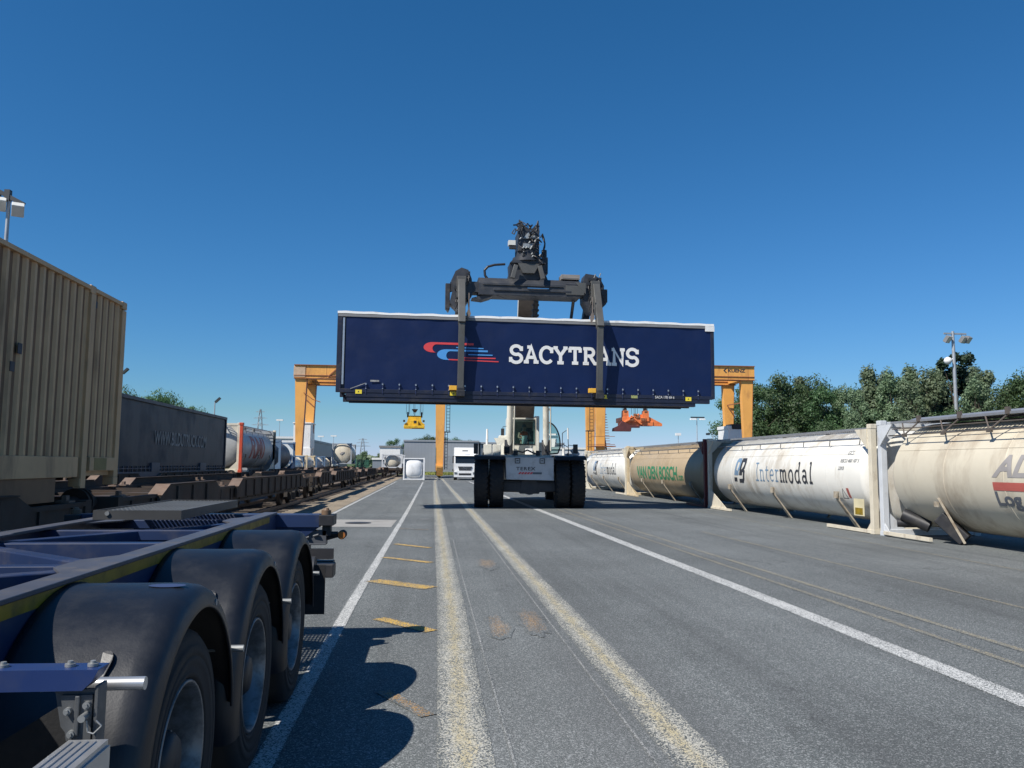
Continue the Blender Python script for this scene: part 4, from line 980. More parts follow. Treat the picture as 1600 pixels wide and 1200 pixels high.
mb.add(V, [(j * (nx + 1) + i, j * (nx + 1) + i + 1, (j + 1) * (nx + 1) + i + 1, (j + 1) * (nx + 1) + i) for j in range(nz) for i in range(nx)], 0, True)
cur = mb.build('curtain', M['curtain'], LC)
mb = MB(); mb.box(lx0, lx0 + .17, ly - .01, ly + .17, lz0 - .02, lz1 - .07); mb.box(lx1 - .13, lx1, ly - .01, ly + .17, lz0, lz1 - .12); mb.box(lx0, lx0 + .17, ly + 2.33, ly + 2.5, lz0, lz1 - .07); mb.box(lx1 - .13, lx1, ly + 2.33, ly + 2.5, lz0, lz1 - .07)
mb.each('corner_post', M['navyf'], LC, bevel=.01)
mb = MB(); mb.box(lx0 + .19, lx0 + .255, ly - .015, ly + .02, lz0 + .25, lz1 - .21); mb.build('curtain_roller', M['alu'], LC)
mb = MB(); n = 46; a = []; b = []; c = []
for i in range(n + 1):
    x = lx0 + .0 + (lx1 - lx0) * i / n; dz = .012 * math.sin(i * 1.9) + .008 * math.sin(i * .7); 
    a.append((x, ly - .03, lz1 - .06 + dz * .5)); b.append((x, ly - .02, lz1 + .02 + dz)); c.append((x, ly + .25, lz1 + .04))
mb.strip(a, b); mb.strip(b, c); c2 = [(p[0], ly + 2.5, lz1 + .03) for p in c]; mb.strip(c, c2); mb.strip(a, [(p[0], ly + .01, lz1 - .07) for p in a])
mb.box(lx1 - .34, lx1 + .01, ly - .035, ly - .0, lz1 - .27, lz1 - .07)
mb.build('roof_tarpaulin', M['roofw'], LC)
mb = MB(); mb.box(lx0 + .02, lx1 - .02, ly - .022, ly + .03, lz1 - .165, lz1 - .075); mb.build('roof_rail', M['greyrail'], LC)
mb = MB(); mb.box(lx0 + .12, lx1 - .1, ly - .015, ly + .05, lz0 - .03, lz0 + .10); mb.box(lx0 + .35, lx1 - .2, ly - .0, ly + .16, lz0 - .18, lz0 - .03); mb.box(lx0 + .38, lx1 - .75, ly + .02, ly + .22, lz0 - .30, lz0 - .18)
mb.box(lx0 + .12, lx1 - .1, ly + 2.36, ly + 2.5, lz0 - .18, lz0 + .10)
x = lx0 + .6
while x < lx1 - .9: mb.box(x, x + .08, ly + .16, ly + 2.36, lz0 - .16, lz0 + .08); x += .62
for xx in (4.2, 2.9): mb.box(lx0 + .38, lx1 - .75, ly + xx - 2.7, ly + xx - 2.58, lz0 - .28, lz0 - .02)
mb.build('under_frame', M['navyf'], LC, bevel=.008)
mb = MB(); x = lx0 + 1.02; xs = []
while x < lx1 - .4: xs.append(x); x += .572
sub = mat('buckle_steel', (.45, .46, .48), .35, .7)
for x in xs: mb.box(x - .016, x + .016, ly - .028, ly - .012, lz0 + .10, lz0 + .34); mb.box(x - .012, x + .012, ly - .03, ly - .02, lz0 - .05, lz0 + .08)
sts = mb.each('tension_strap', mat('navy_strap', (.02, .03, .09), .6), LC, k=2)
for x, st in zip(xs, sts):
    mb = MB(); mb.box(x - .024, x + .024, ly - .05, ly - .03, lz0 + .245, lz0 + .30); mb.box(x - .018, x + .018, ly - .046, ly - .03, lz0 + .105, lz0 + .135); mb.build('buckle', sub, st)
mb = MB(); mb.beam((lx0 + .50, ly - .03, lz0 + .10), (lx0 + 1.0, ly - .03, lz0 + .30), .02, .025); mb.build('loose_strap', M['txtwf'], LC)
for x in xs[::1]: pass
mb = MB()
for x, w, dz in ((-2.60, .22, -.02), (.66, .26, -.02), (6.10, .24, -.02), (9.28, .22, -.04)): mb.box(x, x + w, ly - .02, ly - .016, lz0 + dz - .05, lz0 + dz + .09)
ys = mb.each('yellow_sign', mat('yellow_sign', (.78, .62, .05), .45, var=.05), LC)
mb = MB()
for x, w, dz in ((-2.60, .22, -.02), (.66, .26, -.02), (6.10, .24, -.02), (9.28, .22, -.04)): mb.prism([(x + w * .5 - .03, lz0 + dz + .0), (x + w * .5, lz0 + dz + .06), (x + w * .5 + .03, lz0 + dz)], 'y', ly - .0225, ly - .0205)
for q, o_ in enumerate(mb.each('sign_mark', M['txtblk'], LC)): o_.parent = ys[q]
mb = MB(); mb.box(7.22, 7.48, ly - .02, ly - .016, lz0 - .03, lz0 + .07); mb.build('data_plate', mat('worn_plate', (.30, .32, .12), .5, var=.4, vs=30), LC)
mb = MB(); mb.box(-2.1, -1.8, ly - .02, ly - .014, lz0 + .36, lz0 + .42); mb.build('small_label', M['txtwf'], LC)
mb = MB(); place(mb, text2d('SACA 178084 6', .10, .0, xs=.82), flat_y(8.12, ly - .016, lz0 - .02)); mb.build('serial_lettering', M['txtw'], LC)
mb = MB()
for i, (v, f, k) in enumerate(strokes('SACYTRANS', GL, .60, .118, xs=1.205)): place(mb, (v, f), flat_y(2.76, ly + .002, 5.335), 0, .003 + (i % 7) * .0008)
mb.build('lettering', M['txtw'], LC)
K = .0054
def LG(P): return [(-.28 + (x - 90) * K, 5.99 - (y - 95) * K) for x, y in P]
def poly(mb, P, d): mb.add([(x, ly + .001 - d, z) for x, z in LG(P)], [tuple(range(len(P)))])
def hook(x0, x1, yt, yb, th_t, xr, inner):
    top = [(xr, yt), (x0 + 60, yt)]; L = [(x0 + 60 - 60 * math.sin(R(t)), (yt + yb) / 2 - (yb - yt) / 2 * math.cos(R(t))) for t in range(0, 181, 15)]
    I = [(inner - 26 * math.sin(R(t)), (yt + th_t + yb) / 2 - (yb - yt - th_t) / 2 * math.cos(R(t))) for t in range(180, -1, -15)]
    return top[:1] + L + [(x1, yb)] + I + [(xr, yt + th_t)]
mb = MB(); poly(mb, hook(88, 182, 97, 165, 14, 415, 172), 0)
for P in ([(330, 192), (560, 190), (560, 198), (330, 199)], [(250, 205), (580, 212), (580, 219), (250, 213)]): poly(mb, P, .001)
mb.build('logo_swoosh', M['txtred'], LC)
mb = MB(); poly(mb, hook(176, 272, 142, 212, 12, 508, 262), .002); poly(mb, [(300, 125), (480, 127), (480, 134), (300, 132)], .003); poly(mb, [(380, 170), (540, 170), (540, 177), (380, 177)], .003)
mb.build('logo_swoosh', M['txtblue'], LC)

# ================================================================ reach stacker (local frame: x lateral, y back, origin below front axle)
YAW = -R(4.0)
RS = thing('reach_stacker', 'large white and grey reach stacker with black double wheels holding the navy container', 'reach stacker', (3.90, 31.35, 0), YAW)
def B(mb, name, m, parent=RS, **k): return mb.build(name, m, parent, local=True, **k)
mb = MB(); mb.box(-.90, .90, -.05, 6.5, 1.05, 1.75); mb.box(-1.15, 1.15, 4.5, 8.6, .95, 2.1); mb.box(-.9, .9, -.6, -.05, 1.25, 1.95)
B(mb, 'chassis', M['stk_g'], bevel=.03)
mb = MB(); mb.prism([(-.93, 1.93), (.91, 1.93), (.91, 1.06), (-.90, 1.09)], 'y', -.66, -.60); fp = B(mb, 'front_plate', mat('front_plate_paint', (.50, .50, .50), .45, var=.06, dirt=(.2, .18, .16), amt=.5, ds=3), bevel=.02)
mb = MB()
for x in (-.48, .47):
    for a, b, c, d in ((-.10, .10, .075, .10), (-.10, .10, -.10, -.075), (-.10, -.075, -.075, .075), (.075, .10, -.075, .075)): mb.box(x + a, x + b, -.685, -.661, 1.80 + c, 1.80 + d)
    mb.box(x - .04, x + .04, -.68, -.661, 1.79, 1.82)
[m_ for m_ in mb.each('lamp_recess', M['dark'], fp, k=5, local=True)]
def FY(x0, y, z0): return lambda u, v, d: (x0 + u, y - d, z0 + v)
mb = MB(); vf = text2d('TEREX', .13, .02, xs=1.35, sp=1.15); L = max(p[0] for p in vf[0]); place(mb, ([(p[0] * .74 / L, p[1]) for p in vf[0]], vf[1]), FY(-.53, -.661, 1.44)); B(mb, 'lettering', M['txtblk'], fp)
mb = MB()
for i in range(5): mb.prism([(-.46 + i * .11, 1.29), (-.39 + i * .11, 1.37), (-.31 + i * .11, 1.37), (-.38 + i * .11, 1.29)], 'y', -.668, -.661)
B(mb, 'red_stripe', M['txtred'], fp)
mb = MB(); mb.prism([(.09, 1.29), (.12, 1.37), (.46, 1.365), (.45, 1.29)], 'y', -.668, -.661); B(mb, 'dark_stripe', M['txtslate'], fp)
mb = MB(); mb.box(-1.0, 1.0, -.3, .35, .60, 1.05); mb.prism([(-1.0, .66), (-.4, .62), (-.36, .54), (.36, .54), (.4, .62), (1.0, .66), (1.0, .95), (-1.0, .95)], 'y', -.38, .3); mb.cyl((0, -.42, .84), (0, .5, .84), .34, 24)
B(mb, 'front_axle', M['dark'], bevel=.03)
def stw(x0, x1, y, r=.94, parent=RS, face=1):
    w = abs(x1 - x0); c = (x0 + x1) / 2; h = w / 2
    mb = MB(); mb.lathe([(-h, .46), (-h + .01, .6), (-h + .015, r - .16), (-h + .05, r - .05), (-h + .12, r), (h - .12, r), (h - .05, r - .05), (h - .015, r - .16), (h - .01, .6), (h, .46)], (c, y, .94), 'x', 48)
    for k in range(30):   # lugs
        t = 2 * math.pi * k / 30
        for s in (-1, 1):
            tt = t + (.1 if s > 0 else 0); ra = r - .01
            a = Vector((c + s * .03, y + ra * math.sin(tt), .94 + ra * math.cos(tt))); b = Vector((c + s * (h - .03), y + (ra - .02) * math.sin(tt + .13), .94 + (ra - .02) * math.cos(tt + .13)))
            mb.beam(a, b, .07, .05, up=(0, math.sin(tt), math.cos(tt)))
    ty = B(mb, 'wheel_tyre', M['rubber'], parent)
    mb = MB(); s = face; e = c + s * h
    mb.lathe([(0, .46), (-s * .02, .44), (-s * .12, .42), (-s * .2, .40), (-s * .2, .22), (-s * .08, .2), (-s * .08, 0)], (e, y, .94), 'x', 32)
    B(mb, 'rim', M['stk_w'], ty)
for xa, xb, f_ in ((-2.14, -1.575, -1), (-1.56, -.99, 1), (.99, 1.56, -1), (1.575, 2.14, 1)): stw(xa, xb, 0, face=f_)
for xa, xb, f_ in ((-1.75, -1.1, -1), (1.1, 1.75, 1)): stw(xa, xb, 6.2, r=.90, face=f_)
for s in (-1, 1):
    mb = MB(); P = [(-.95, 1.84), (-.80, 1.97), (-.3, 2.02), (1.1, 2.02), (1.2, 1.9), (1.1, 1.97), (-.3, 1.96), (-.78, 1.91)]
    x0, x1 = (-2.14, -.96) if s < 0 else (.96, 2.14); mb.prism(P, 'x', x0, x1); B(mb, 'fender', M['spr_g'] if s > 0 else M['dark'])
mb = MB(); mb.box(-1.22, 1.25, .9, 8.4, 1.9, 2.04); mb.box(-2.0, -1.2, 1.6, 5.2, 1.2, 2.04); mb.box(1.25, 2.0, 1.6, 5.2, 1.2, 2.04); B(mb, 'deck', M['stk_w'], bevel=.02)
for i, x in enumerate((-1.62, -1.24)): mb = MB(); mb.box(x - .17, x + .17, 1.9, 2.6, 2.04, 2.48); B(mb, 'battery_box', M['stk_w'], bevel=.02)
mb = MB(); mb.prism([(-1.35, 2.78), (-.85, 2.78), (-1.0, 2.48), (-1.2, 2.48)], 'y', 2.9, 3.4); B(mb, 'air_intake', M['stk_w'], bevel=.01)
mb = MB(); mb.cyl((-1.65, 2.7, 2.0), (-1.65, 2.7, 2.7), .055, 12); mb.cyl((-1.65, 2.7, 2.7), (-1.65, 2.78, 3.15), .05, 12, r2=.04); B(mb, 'exhaust_stack', M['whitep'])
mb = MB(); mb.cyl((-.95, 1.7, 2.25), (-.72, 1.7, 2.25), .16, 16); B(mb, 'headlamp', M['dark'])
# engine hood and boom tower
mb = MB(); mb.box(-1.1, -.65, 6.0, 8.6, 2.1, 3.0); mb.box(-.72, -.5, 5.6, 8.6, 2.1, 3.9); mb.box(.55, .77, 5.6, 8.6, 2.1, 3.9); mb.box(.8, 1.3, 6.2, 8.6, 2.1, 2.7); B(mb, 'boom_tower', M['stk_w'], bevel=.03)
# boom
bt, bb = Vector((-.12, -1.55, 9.35)), Vector((.02, 8.2, 3.45)); bd = (bb - bt).normalized()
def bp(d): return bt + bd * d
mb = MB(); mb.beam(bp(5.2), bp(11.2), 1.14, 1.0); bs = B(mb, 'boom_base', M['stk_w'], bevel=.02)
up = bd.cross(Vector((1, 0, 0))).normalized(); up = up if up.z > 0 else -up
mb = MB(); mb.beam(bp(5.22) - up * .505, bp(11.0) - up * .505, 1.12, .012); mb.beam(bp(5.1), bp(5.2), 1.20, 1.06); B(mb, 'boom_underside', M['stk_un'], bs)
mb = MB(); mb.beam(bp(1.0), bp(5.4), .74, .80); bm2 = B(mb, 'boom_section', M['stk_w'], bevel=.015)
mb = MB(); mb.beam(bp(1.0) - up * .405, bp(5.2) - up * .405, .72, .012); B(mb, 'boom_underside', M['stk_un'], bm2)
for i, x in enumerate((-.72, .86)):
    base = Vector((x, 2.6, 1.95)); top = Vector((x * .92, 2.15, 6.05)); mid = base + (top - base) * .565
    mb = MB(); mb.cyl(base, mid, .132, 20); mb.cyl(mid, mid + (top - base) * .02, .15, 20); mb.cyl(base + Vector((.19, -.1, .3)), mid + Vector((.19, -.08, -.1)), .03, 8); mb.cyl(base + Vector((.19, -.1, 2.0)), base + Vector((.05, -.1, 2.1)), .04, 8)
    cyl_ = B(mb, 'lift_cylinder', M['stk_w']); mb = MB(); mb.cyl(mid, top, .10, 16); B(mb, 'piston_rod', mat('piston_rod', (.16, .19, .24), .35, .4), cyl_)
    mb = MB(); mb.cyl(base + Vector((0, 0, -.1)), base + Vector((0, 0, .75)), .19, 16); B(mb, 'cylinder_foot', M['spr_g'], cyl_)
# cab
mb = MB(); c0, c1, ya, yb, z0, z1 = -.60, .47, 3.0, 4.7, 2.04, 3.66
for x in (c0, c1 - .05):
    for y in (ya, yb - .05): mb.box(x, x + .05, y, y + .05, z0 + .42, z1 - .06)
mb.box(c0, c1, ya, yb, z1 - .06, z1); mb.box(c0, c1, ya, ya + .06, z0, z0 + .46); mb.box(c0, c0 + .05, ya + .06, yb, z0, z0 + .5); mb.box(c1 - .05, c1, ya + .06, yb, z0, z0 + .5); mb.box(c0, c1, ya, yb, z0, z0 + .05)
cb = B(mb, 'cab', M['cream'], bevel=.01)
mb = MB()
for a in ((c0 + .05, c0 + .08, z0 + .48, z1 - .09), (c1 - .08, c1 - .05, z0 + .48, z1 - .09)): mb.box(a[0], a[1], ya - .012, ya + .0, a[2], a[3])
mb.box(c0 + .05, c1 - .05, ya - .012, ya, z1 - .12, z1 - .09); mb.box(c0 + .05, c1 - .05, ya - .012, ya, z0 + .45, z0 + .49); mb.cyl((.0, ya - .02, z0 + .5), (.22, ya - .02, z1 - .5), .012, 6); mb.box(c0 + .05, c1 - .05, yb - .06, yb, z0, z1 - .5)
B(mb, 'window_frame', M['dark'], cb)
mb = MB(); mb.box(c0 + .08, c1 - .08, ya + .005, ya + .012, z0 + .49, z1 - .12); mb.box(c0 + .02, c0 + .028, ya + .07, yb - .07, z0 + .5, z1 - .07); mb.box(c1 - .028, c1 - .02, ya + .07, yb - .07, z0 + .5, z1 - .07); B(mb, 'window', M['glass'], cb)
mb = MB(); mb.box(-.15, .09, ya + .10, ya + .12, z0 + .5, z0 + .84); mb.box(.15, .40, ya + .08, ya + .1, z0 + .5, z0 + .6); B(mb, 'dashboard_papers', M['paper'], cb)
mb = MB(); mb.box(c0 + .06, c1 - .06, ya + .13, ya + .5, z0 + .3, z0 + .52); mb.box(-.12, .34, yb - .35, yb - .18, z0 + .3, z0 + 1.25); mb.box(-.12, .34, yb - .8, yb - .3, z0 + .3, z0 + .48); B(mb, 'seat', M['dark'], cb, bevel=.03)
mb = MB(); mb.lathe([(-.012, .17), (0, .182), (.012, .17), (0, .158)], (.1, ya + .52, z0 + .62), 'y', 20, close=True); B(mb, 'steering_wheel', M['dark'], cb)
mb = MB(); mb.box(-.02, .30, ya - .30, ya - .02, 2.08, 2.34); B(mb, 'white_box', M['whitep'], bevel=.02)
mb = MB(); mb.tube([(-.6, 1.2, 2.05), (-.4, 1.0, 2.2), (-.2, 1.2, 2.15), (0, 1.4, 2.25), (.3, 1.2, 2.1), (.55, 1.1, 2.2)], .03, 8); mb.tube([(.7, 2.5, 2.6), (.8, 2.3, 2.3), (.9, 2.5, 2.1)], .03, 8)
for x in (-.5, .4): mb.cyl((x, .8, 2.02), (x, .8, 2.22), .09, 12)
B(mb, 'hydraulic_hose', M['hose'])
# curved open cab door at the right
mb = MB()
arcp = [(.93, 3.0, 3.48)] + [(.93 + .56 * math.sin(R(6 * k)), 3.0, 2.55 + .93 * math.cos(R(6 * k))) for k in range(1, 16)] + [(1.49, 3.0, 2.4), (1.40, 3.0, 2.15), (.93, 3.0, 2.10), (.93, 3.0, 3.48)]
mb.tube(arcp, .03, 8); mb.tube([(.93, 3.0, 2.85), (1.40, 3.0, 2.85)], .02, 6); dr = B(mb, 'side_door', M['dark'])
mb = MB(); mb.prism([(p[0], p[2]) for p in arcp[:-1]], 'y', 2.996, 3.004); B(mb, 'door_glass', M['glass'], dr)
mb = MB(); mb.box(1.08, 1.34, 2.985, 2.994, 2.42, 2.78); mb.box(1.0, 1.36, 2.98, 2.99, 2.92, 2.99); B(mb, 'notice_sheet', M['paper'], dr)
mb = MB()
for pts in ([(1.55, 2.6, 2.04), (1.55, 2.6, 3.0), (1.72, 2.6, 3.12)], [(1.78, 2.6, 3.2), (1.82, 2.6, 2.04)], [(1.55, 2.6, 2.55), (1.8, 2.6, 2.4)], [(1.62, 2.6, 2.04), (1.62, 2.6, 2.6)]): mb.tube(pts, .016, 6)
B(mb, 'hand_rail', M['dark'])
mb = MB(); mb.cyl((1.80, 2.6, 2.75), (1.78, 2.6, 3.22), .03, 8); mb.cyl((1.60, 2.6, 2.04), (1.60, 2.6, 2.35), .06, 10); B(mb, 'marker_post', M['whitep'])
LC.rotation_euler = (0, 0, R(2.7)); LC.location.z -= .03; LC.scale = (1.008, 1, 1)
for x0, x1, za, zb, y in ((-2.17, -2.0, 2.06, 2.46, -.1), (1.72, 1.90, 2.10, 2.46, -.1)):
    mb = MB(); mb.box(x0, x1, y, y + .08, za, zb); s = 1 if x0 < 0 else -1; xr = x1 if s > 0 else x0
    mb.tube([(xr, y + .04, zb - .05), (xr + s * .18, y + .04, zb - .03), (xr + s * .2, y + .04, 2.0)], .014, 6); mb.box(xr + s * .17, xr + s * .23, y, y + .08, 2.0, 2.12); B(mb, 'mirror', M['dark'], bevel=.015)
mb = MB(); mb.tube([(-.72, 2.7, 3.3), (-.98, 2.7, 3.25), (-.98, 2.7, 2.9)], .014, 6); mb.box(-1.06, -.92, 2.68, 2.74, 2.88, 3.18); B(mb, 'mirror', M['dark'], bevel=.01)
mb = MB(); mb.cyl((2.0, .9, 2.02), (1.8, .9, 2.3), .13, 14); mb.box(1.6, 2.1, 1.4, 2.4, 2.02, 2.12); B(mb, 'deck_lamp', M['framew'])
# spreader: beams and four grapple arms (built in world space)
sy = 29.45
SPR = Matrix.Translation((3.46, 29.6, 0)) @ Matrix.Rotation(R(1.2), 4, 'Z') @ Matrix.Translation((-3.52, -29.6, 0))
def W_(mb, name, m, parent=RS, **k):
    mb.v = [SPR @ v for v in mb.v]; return mb.build(name, m, parent, **k)
mb = MB()
mb.prism([(sy - .42, 7.86), (sy - .42, 8.30), (sy - .30, 8.52), (sy + .35, 8.52), (sy + .42, 8.35), (sy + .42, 7.86)], 'x', 1.75, 5.55)
mb.box(1.2, 6.1, sy - .30, sy + .30, 7.96, 8.36)
mb.prism([(1.9, 7.86), (2.3, 7.86), (2.2, 7.80), (1.9, 7.70), (1.5, 7.74)], 'y', sy - .3, sy + .3)
mb.box(2.3, 5.2, sy - .47, sy - .42, 8.02, 8.10); mb.box(1.9, 4.9, sy - .46, sy - .42, 8.22, 8.26)
sp = W_(mb, 'spreader_beam', M['spr_g'], bevel=.015)
mb = MB(); mb.box(3.55, 4.35, sy - .52, sy - .49, 8.12, 8.15); W_(mb, 'cylinder_rod', M['chrome'], sp)
mb = MB(); mb.box(4.85, 5.55, sy - .35, sy + .2, 8.56, 8.74); mb.box(4.9, 5.5, sy - .36, sy - .35, 8.60, 8.62); W_(mb, 'equipment_box', mat('tan_box', (.23, .21, .19), .5, dirt=GRIME, amt=.4), sp, bevel=.01)
mb = MB(); mb.box(5.0, 5.7, sy - .455, sy - .42, 7.95, 8.30); mb.prism([(4.95, 8.42), (5.35, 8.42), (5.75, 8.0), (5.75, 8.42)], 'y', sy - .46, sy - .43); W_(mb, 'cover_plate', M['arm_g'], sp, bevel=.01)
for xh, s in ((1.12, -1), (6.12, 1)):
    mb = MB()
    mb.prism([(xh - .42 * 1, 7.55), (xh - .30, 8.10), (xh - .38, 8.35), (xh - .22, 8.72), (xh, 8.86), (xh + .25, 8.78), (xh + .38, 8.45), (xh + .42, 7.9), (xh + .15, 7.45), (xh - .15, 7.3)] if s < 0 else
             [(xh + .30, 7.75), (xh + .36, 8.35), (xh + .22, 8.62), (xh, 8.76), (xh - .35, 8.80), (xh - .45, 8.45), (xh - .42, 7.75), (xh - .2, 7.35), (xh + .1, 7.3)], 'y', sy - .34, sy + .34)
    hub = W_(mb, 'end_housing', M['spr_g'], bevel=.03)
    mb = MB(); rnd = random.Random(5 + s)
    for k in range(9):
        x = xh + rnd.uniform(-.25, .3); z = rnd.uniform(7.6, 8.8)
        mb.tube([(x, sy - .38, z), (x + rnd.uniform(-.1, .1), sy - .46, z - .2), (x + rnd.uniform(-.15, .15), sy - .42, z - .45)], .022, 6)
        mb.box(x - .05, x + .05, sy - .44, sy - .36, z - .05, z + .06)
    W_(mb, 'hose_cluster', M['hose'], hub)
    mb = MB()
    for k in range(5):
        x = xh + rnd.uniform(-.2, .25); z = rnd.uniform(7.7, 8.7); mb.cyl((x, sy - .40, z), (x + .05, sy - .42, z + .14), .02, 8)
    mb.cyl((xh - .05, sy - .45, 7.45), (xh - .05, sy - .45, 7.9), .016, 8); W_(mb, 'hydraulic_fitting', M['zinc'], hub)
    # side bracket with padded block
    mb = MB()
    if s < 0: mb.box(.55, .72, sy - .12, sy + .12, 7.35, 8.30); mb.prism([(.72, 8.35), (.95, 8.6), (.95, 8.1), (.72, 8.0)], 'y', sy - .1, sy + .1); mb.prism([(.56, 7.35), (.72, 7.35), (.66, 7.22)], 'y', sy - .1, sy + .1); mb.cyl((.8, sy, 7.5), (1.0, sy, 7.7), .05, 8)
    else: mb.box(6.50, 6.66, sy - .12, sy + .12, 7.78, 8.28); mb.prism([(6.2, 7.3), (6.62, 7.72), (6.62, 7.9), (6.2, 7.75)], 'y', sy - .1, sy + .1); mb.box(6.4, 6.5, sy - .1, sy + .1, 7.9, 8.2)
    W_(mb, 'side_bracket', M['dark'], hub, bevel=.01)
    for y0_, y1_, f in ((sy - .75, 28.28, 1), (sy + .75, 31.22, -1)):
        # arm hangs from the hub to the lift pocket under the container
        mb = MB(); ytop = sy - .52 * f; zt = 8.3; yb_ = y1_
        mb.beam((xh + .0, ytop, zt), (xh - .02, yb_ - .14 * f, 6.6), .25, .28, up=(0, 1, 0)); mb.beam((xh - .02, yb_ - .14 * f, 6.62), (xh - .03, yb_, 4.22), .22, .14, up=(0, 1, 0))
        mb.box(xh - .17, xh + .17, min(ytop, sy - .3 * f), max(ytop, sy - .3 * f), 7.7, 8.5)
        am = W_(mb, 'grapple_arm', M['arm_g'] if f > 0 else M['dark'], bevel=.012)
        mb = MB(); mb.box(xh - .17, xh + .13, min(yb_ - .1, yb_ + .34 * f), max(yb_ - .1, yb_ + .34 * f), 4.02, 4.24); mb.box(xh - .15, xh + .11, yb_ - .09, yb_ + .09, 4.2, 4.34); W_(mb, 'foot', M['dark'], am, bevel=.02)
        if f > 0:
            mb = MB(); xa = xh - .42; mb.box(xa, xa + .26, yb_ - .05, yb_ + .12, 4.24, 4.40); W_(mb, 'yellow_guide', mat('guide_orange_yellow', (.75, .40, .04), .5, var=.1), am, bevel=.01)
            mb = MB(); mb.box(xh - .03, xh + .03, yb_ - .087, yb_ - .08, 4.75, 4.88); mb.box(xh - .02, xh + .02, yb_ - .087, yb_ - .08, 6.1, 6.16); W_(mb, 'slot', M['dark'], am)
            mb = MB(); xx = xh + (.24 if s < 0 else -.26); mb.cyl((xx, yb_ + .05, 7.15), (xx, yb_ + .05, 7.75), .02, 8); mb.prism([(xx - .05, 6.78), (xx + .07, 6.98), (xx, 7.22), (xx - .1, 7.0)], 'y', yb_, yb_ + .08); W_(mb, 'latch', M['stk_un'], am)
# extra rear link behind the right arm and chain by the boom
mb = MB()
for x in (5.42, ): mb.cyl((x, sy + .2, 7.9), (x, sy + .9, 6.95), .06, 10)
mb.cyl((4.05, sy + .6, 7.9), (4.0, sy + .8, 6.95), .10, 10)
for z in (7.1, 7.3, 7.5, 7.7): mb.box(3.9, 4.15, sy + .55, sy + .8, z, z + .07)
W_(mb, 'hose_chain', M['dark'])
# hose loop left of the rotator
mb = MB(); P = [(2.75, sy - .2, 9.08), (2.35, sy - .2, 9.04), (2.1, sy - .2, 8.96), (1.98, sy - .2, 8.82), (2.0, sy - .2, 8.62), (2.1, sy - .2, 8.5)]
mb.tube(P, .045, 8); mb.tube([(3.9, sy - .4, 7.86), (3.4, sy - .45, 7.72), (2.8, sy - .4, 7.72), (2.4, sy - .4, 7.86)], .016, 6); W_(mb, 'hose_loop', M['hose'])
# rotator / head
mb = MB(); mb.prism([(2.85, 8.50), (4.35, 8.50), (4.25, 8.75), (4.30, 9.10), (4.1, 9.14), (2.9, 9.10), (2.92, 8.8)], 'y', sy - .30, sy + .35); mb.prism([(2.9, 9.1), (4.25, 9.1), (4.15, 9.22), (3.0, 9.2)], 'y', sy - .42, sy + .45)
rt = W_(mb, 'rotator', M['spr_g'], bevel=.02)
mb = MB(); mb.prism([(3.2, 9.08), (4.0, 9.08), (3.82, 8.72), (3.38, 8.72)], 'y', sy - .45, sy - .30)
for x0, x1 in ((3.12, 2.98), (4.0, 4.12)): mb.beam((x0, sy - .52, 8.98), (x1, sy - .56, 8.48), .16, .12, up=(0, 1, 0))
W_(mb, 'rotator_bracket', M['arm_g'], rt, bevel=.012)
mb = MB(); mb.cyl((3.6, sy, 9.2), (3.6, sy, 9.36), .55, 28); mb.cyl((3.6, sy, 9.36), (3.6, sy, 9.6), .46, 28); mb.box(3.2, 4.0, sy - .4, sy + .5, 9.55, 10.32); mb.prism([(3.24, 10.3), (3.28, 10.74), (3.55, 10.45), (3.75, 10.45), (3.98, 10.72), (4.02, 10.3)], 'y', sy - .35, sy + .3)
W_(mb, 'boom_head', M['spr_g'], rt, bevel=.015)
mb = MB(); rnd = random.Random(11)
for k in range(25):
    x = rnd.uniform(3.15, 4.1); z = rnd.uniform(9.3, 10.6); P = [(x, sy - .46, z)]
    for q in range(4): P.append((P[-1][0] + rnd.uniform(-.12, .12), sy - rnd.uniform(.46, .62), P[-1][2] + rnd.uniform(-.16, .14)))
    mb.tube(P, rnd.uniform(.012, .03), 6)
for k in range(5):
    P = [(4.0 + rnd.uniform(-.1, .1), sy - .2, 9.4)]; 
    for q in range(6): P.append((4.08 + .14 * math.sin(q * .55) + rnd.uniform(-.03, .03), sy - .2 - rnd.uniform(0, .2), 9.4 + q * .17))
    mb.tube(P, .018, 6)
for x in (3.27, 3.98): mb.tube([(x, sy - .3, 10.2), (x - .02, sy - .32, 10.76), (x + (.12 if x < 3.6 else -.12), sy - .4, 10.45)], .022, 6)
W_(mb, 'hose_cluster', M['hose'], rt)
mb = MB(); mb.prism([(3.38, 10.02), (3.86, 10.02), (3.8, 10.22), (3.66, 10.34), (3.52, 10.2)], 'y', sy - .47, sy - .40); mb.box(3.38, 3.62, sy - .50, sy - .42, 9.66, 9.82); mb.cyl((3.72, sy - .5, 9.75), (3.72, sy - .42, 9.75), .09, 14)
for k in range(12): x = rnd.uniform(3.2, 4.05); z = rnd.uniform(9.3, 10.0); mb.cyl((x, sy - .52, z), (x + .05, sy - .54, z + .06), .025, 8)
W_(mb, 'valve_block', mat('valve_steel', (.36, .38, .38), .4, .4, var=.2, dirt=GRIME, amt=.5, ds=6), rt)
mb = MB(); mb.box(2.86, 3.12, sy - .3, sy - .05, 9.80, 9.98); wl = W_(mb, 'work_lamp', M['lamph'], rt); mb = MB(); mb.box(2.9, 3.15, sy - .28, sy - .1, 9.68, 9.79); W_(mb, 'lamp_bracket', M['dark'], wl)
mb = MB(); mb.cyl((4.25, sy, 9.3), (4.25, sy, 9.72), .10, 12); mb.box(4.15, 4.36, sy - .2, sy + .2, 8.78, 9.4); W_(mb, 'swing_motor', M['dark'], rt)

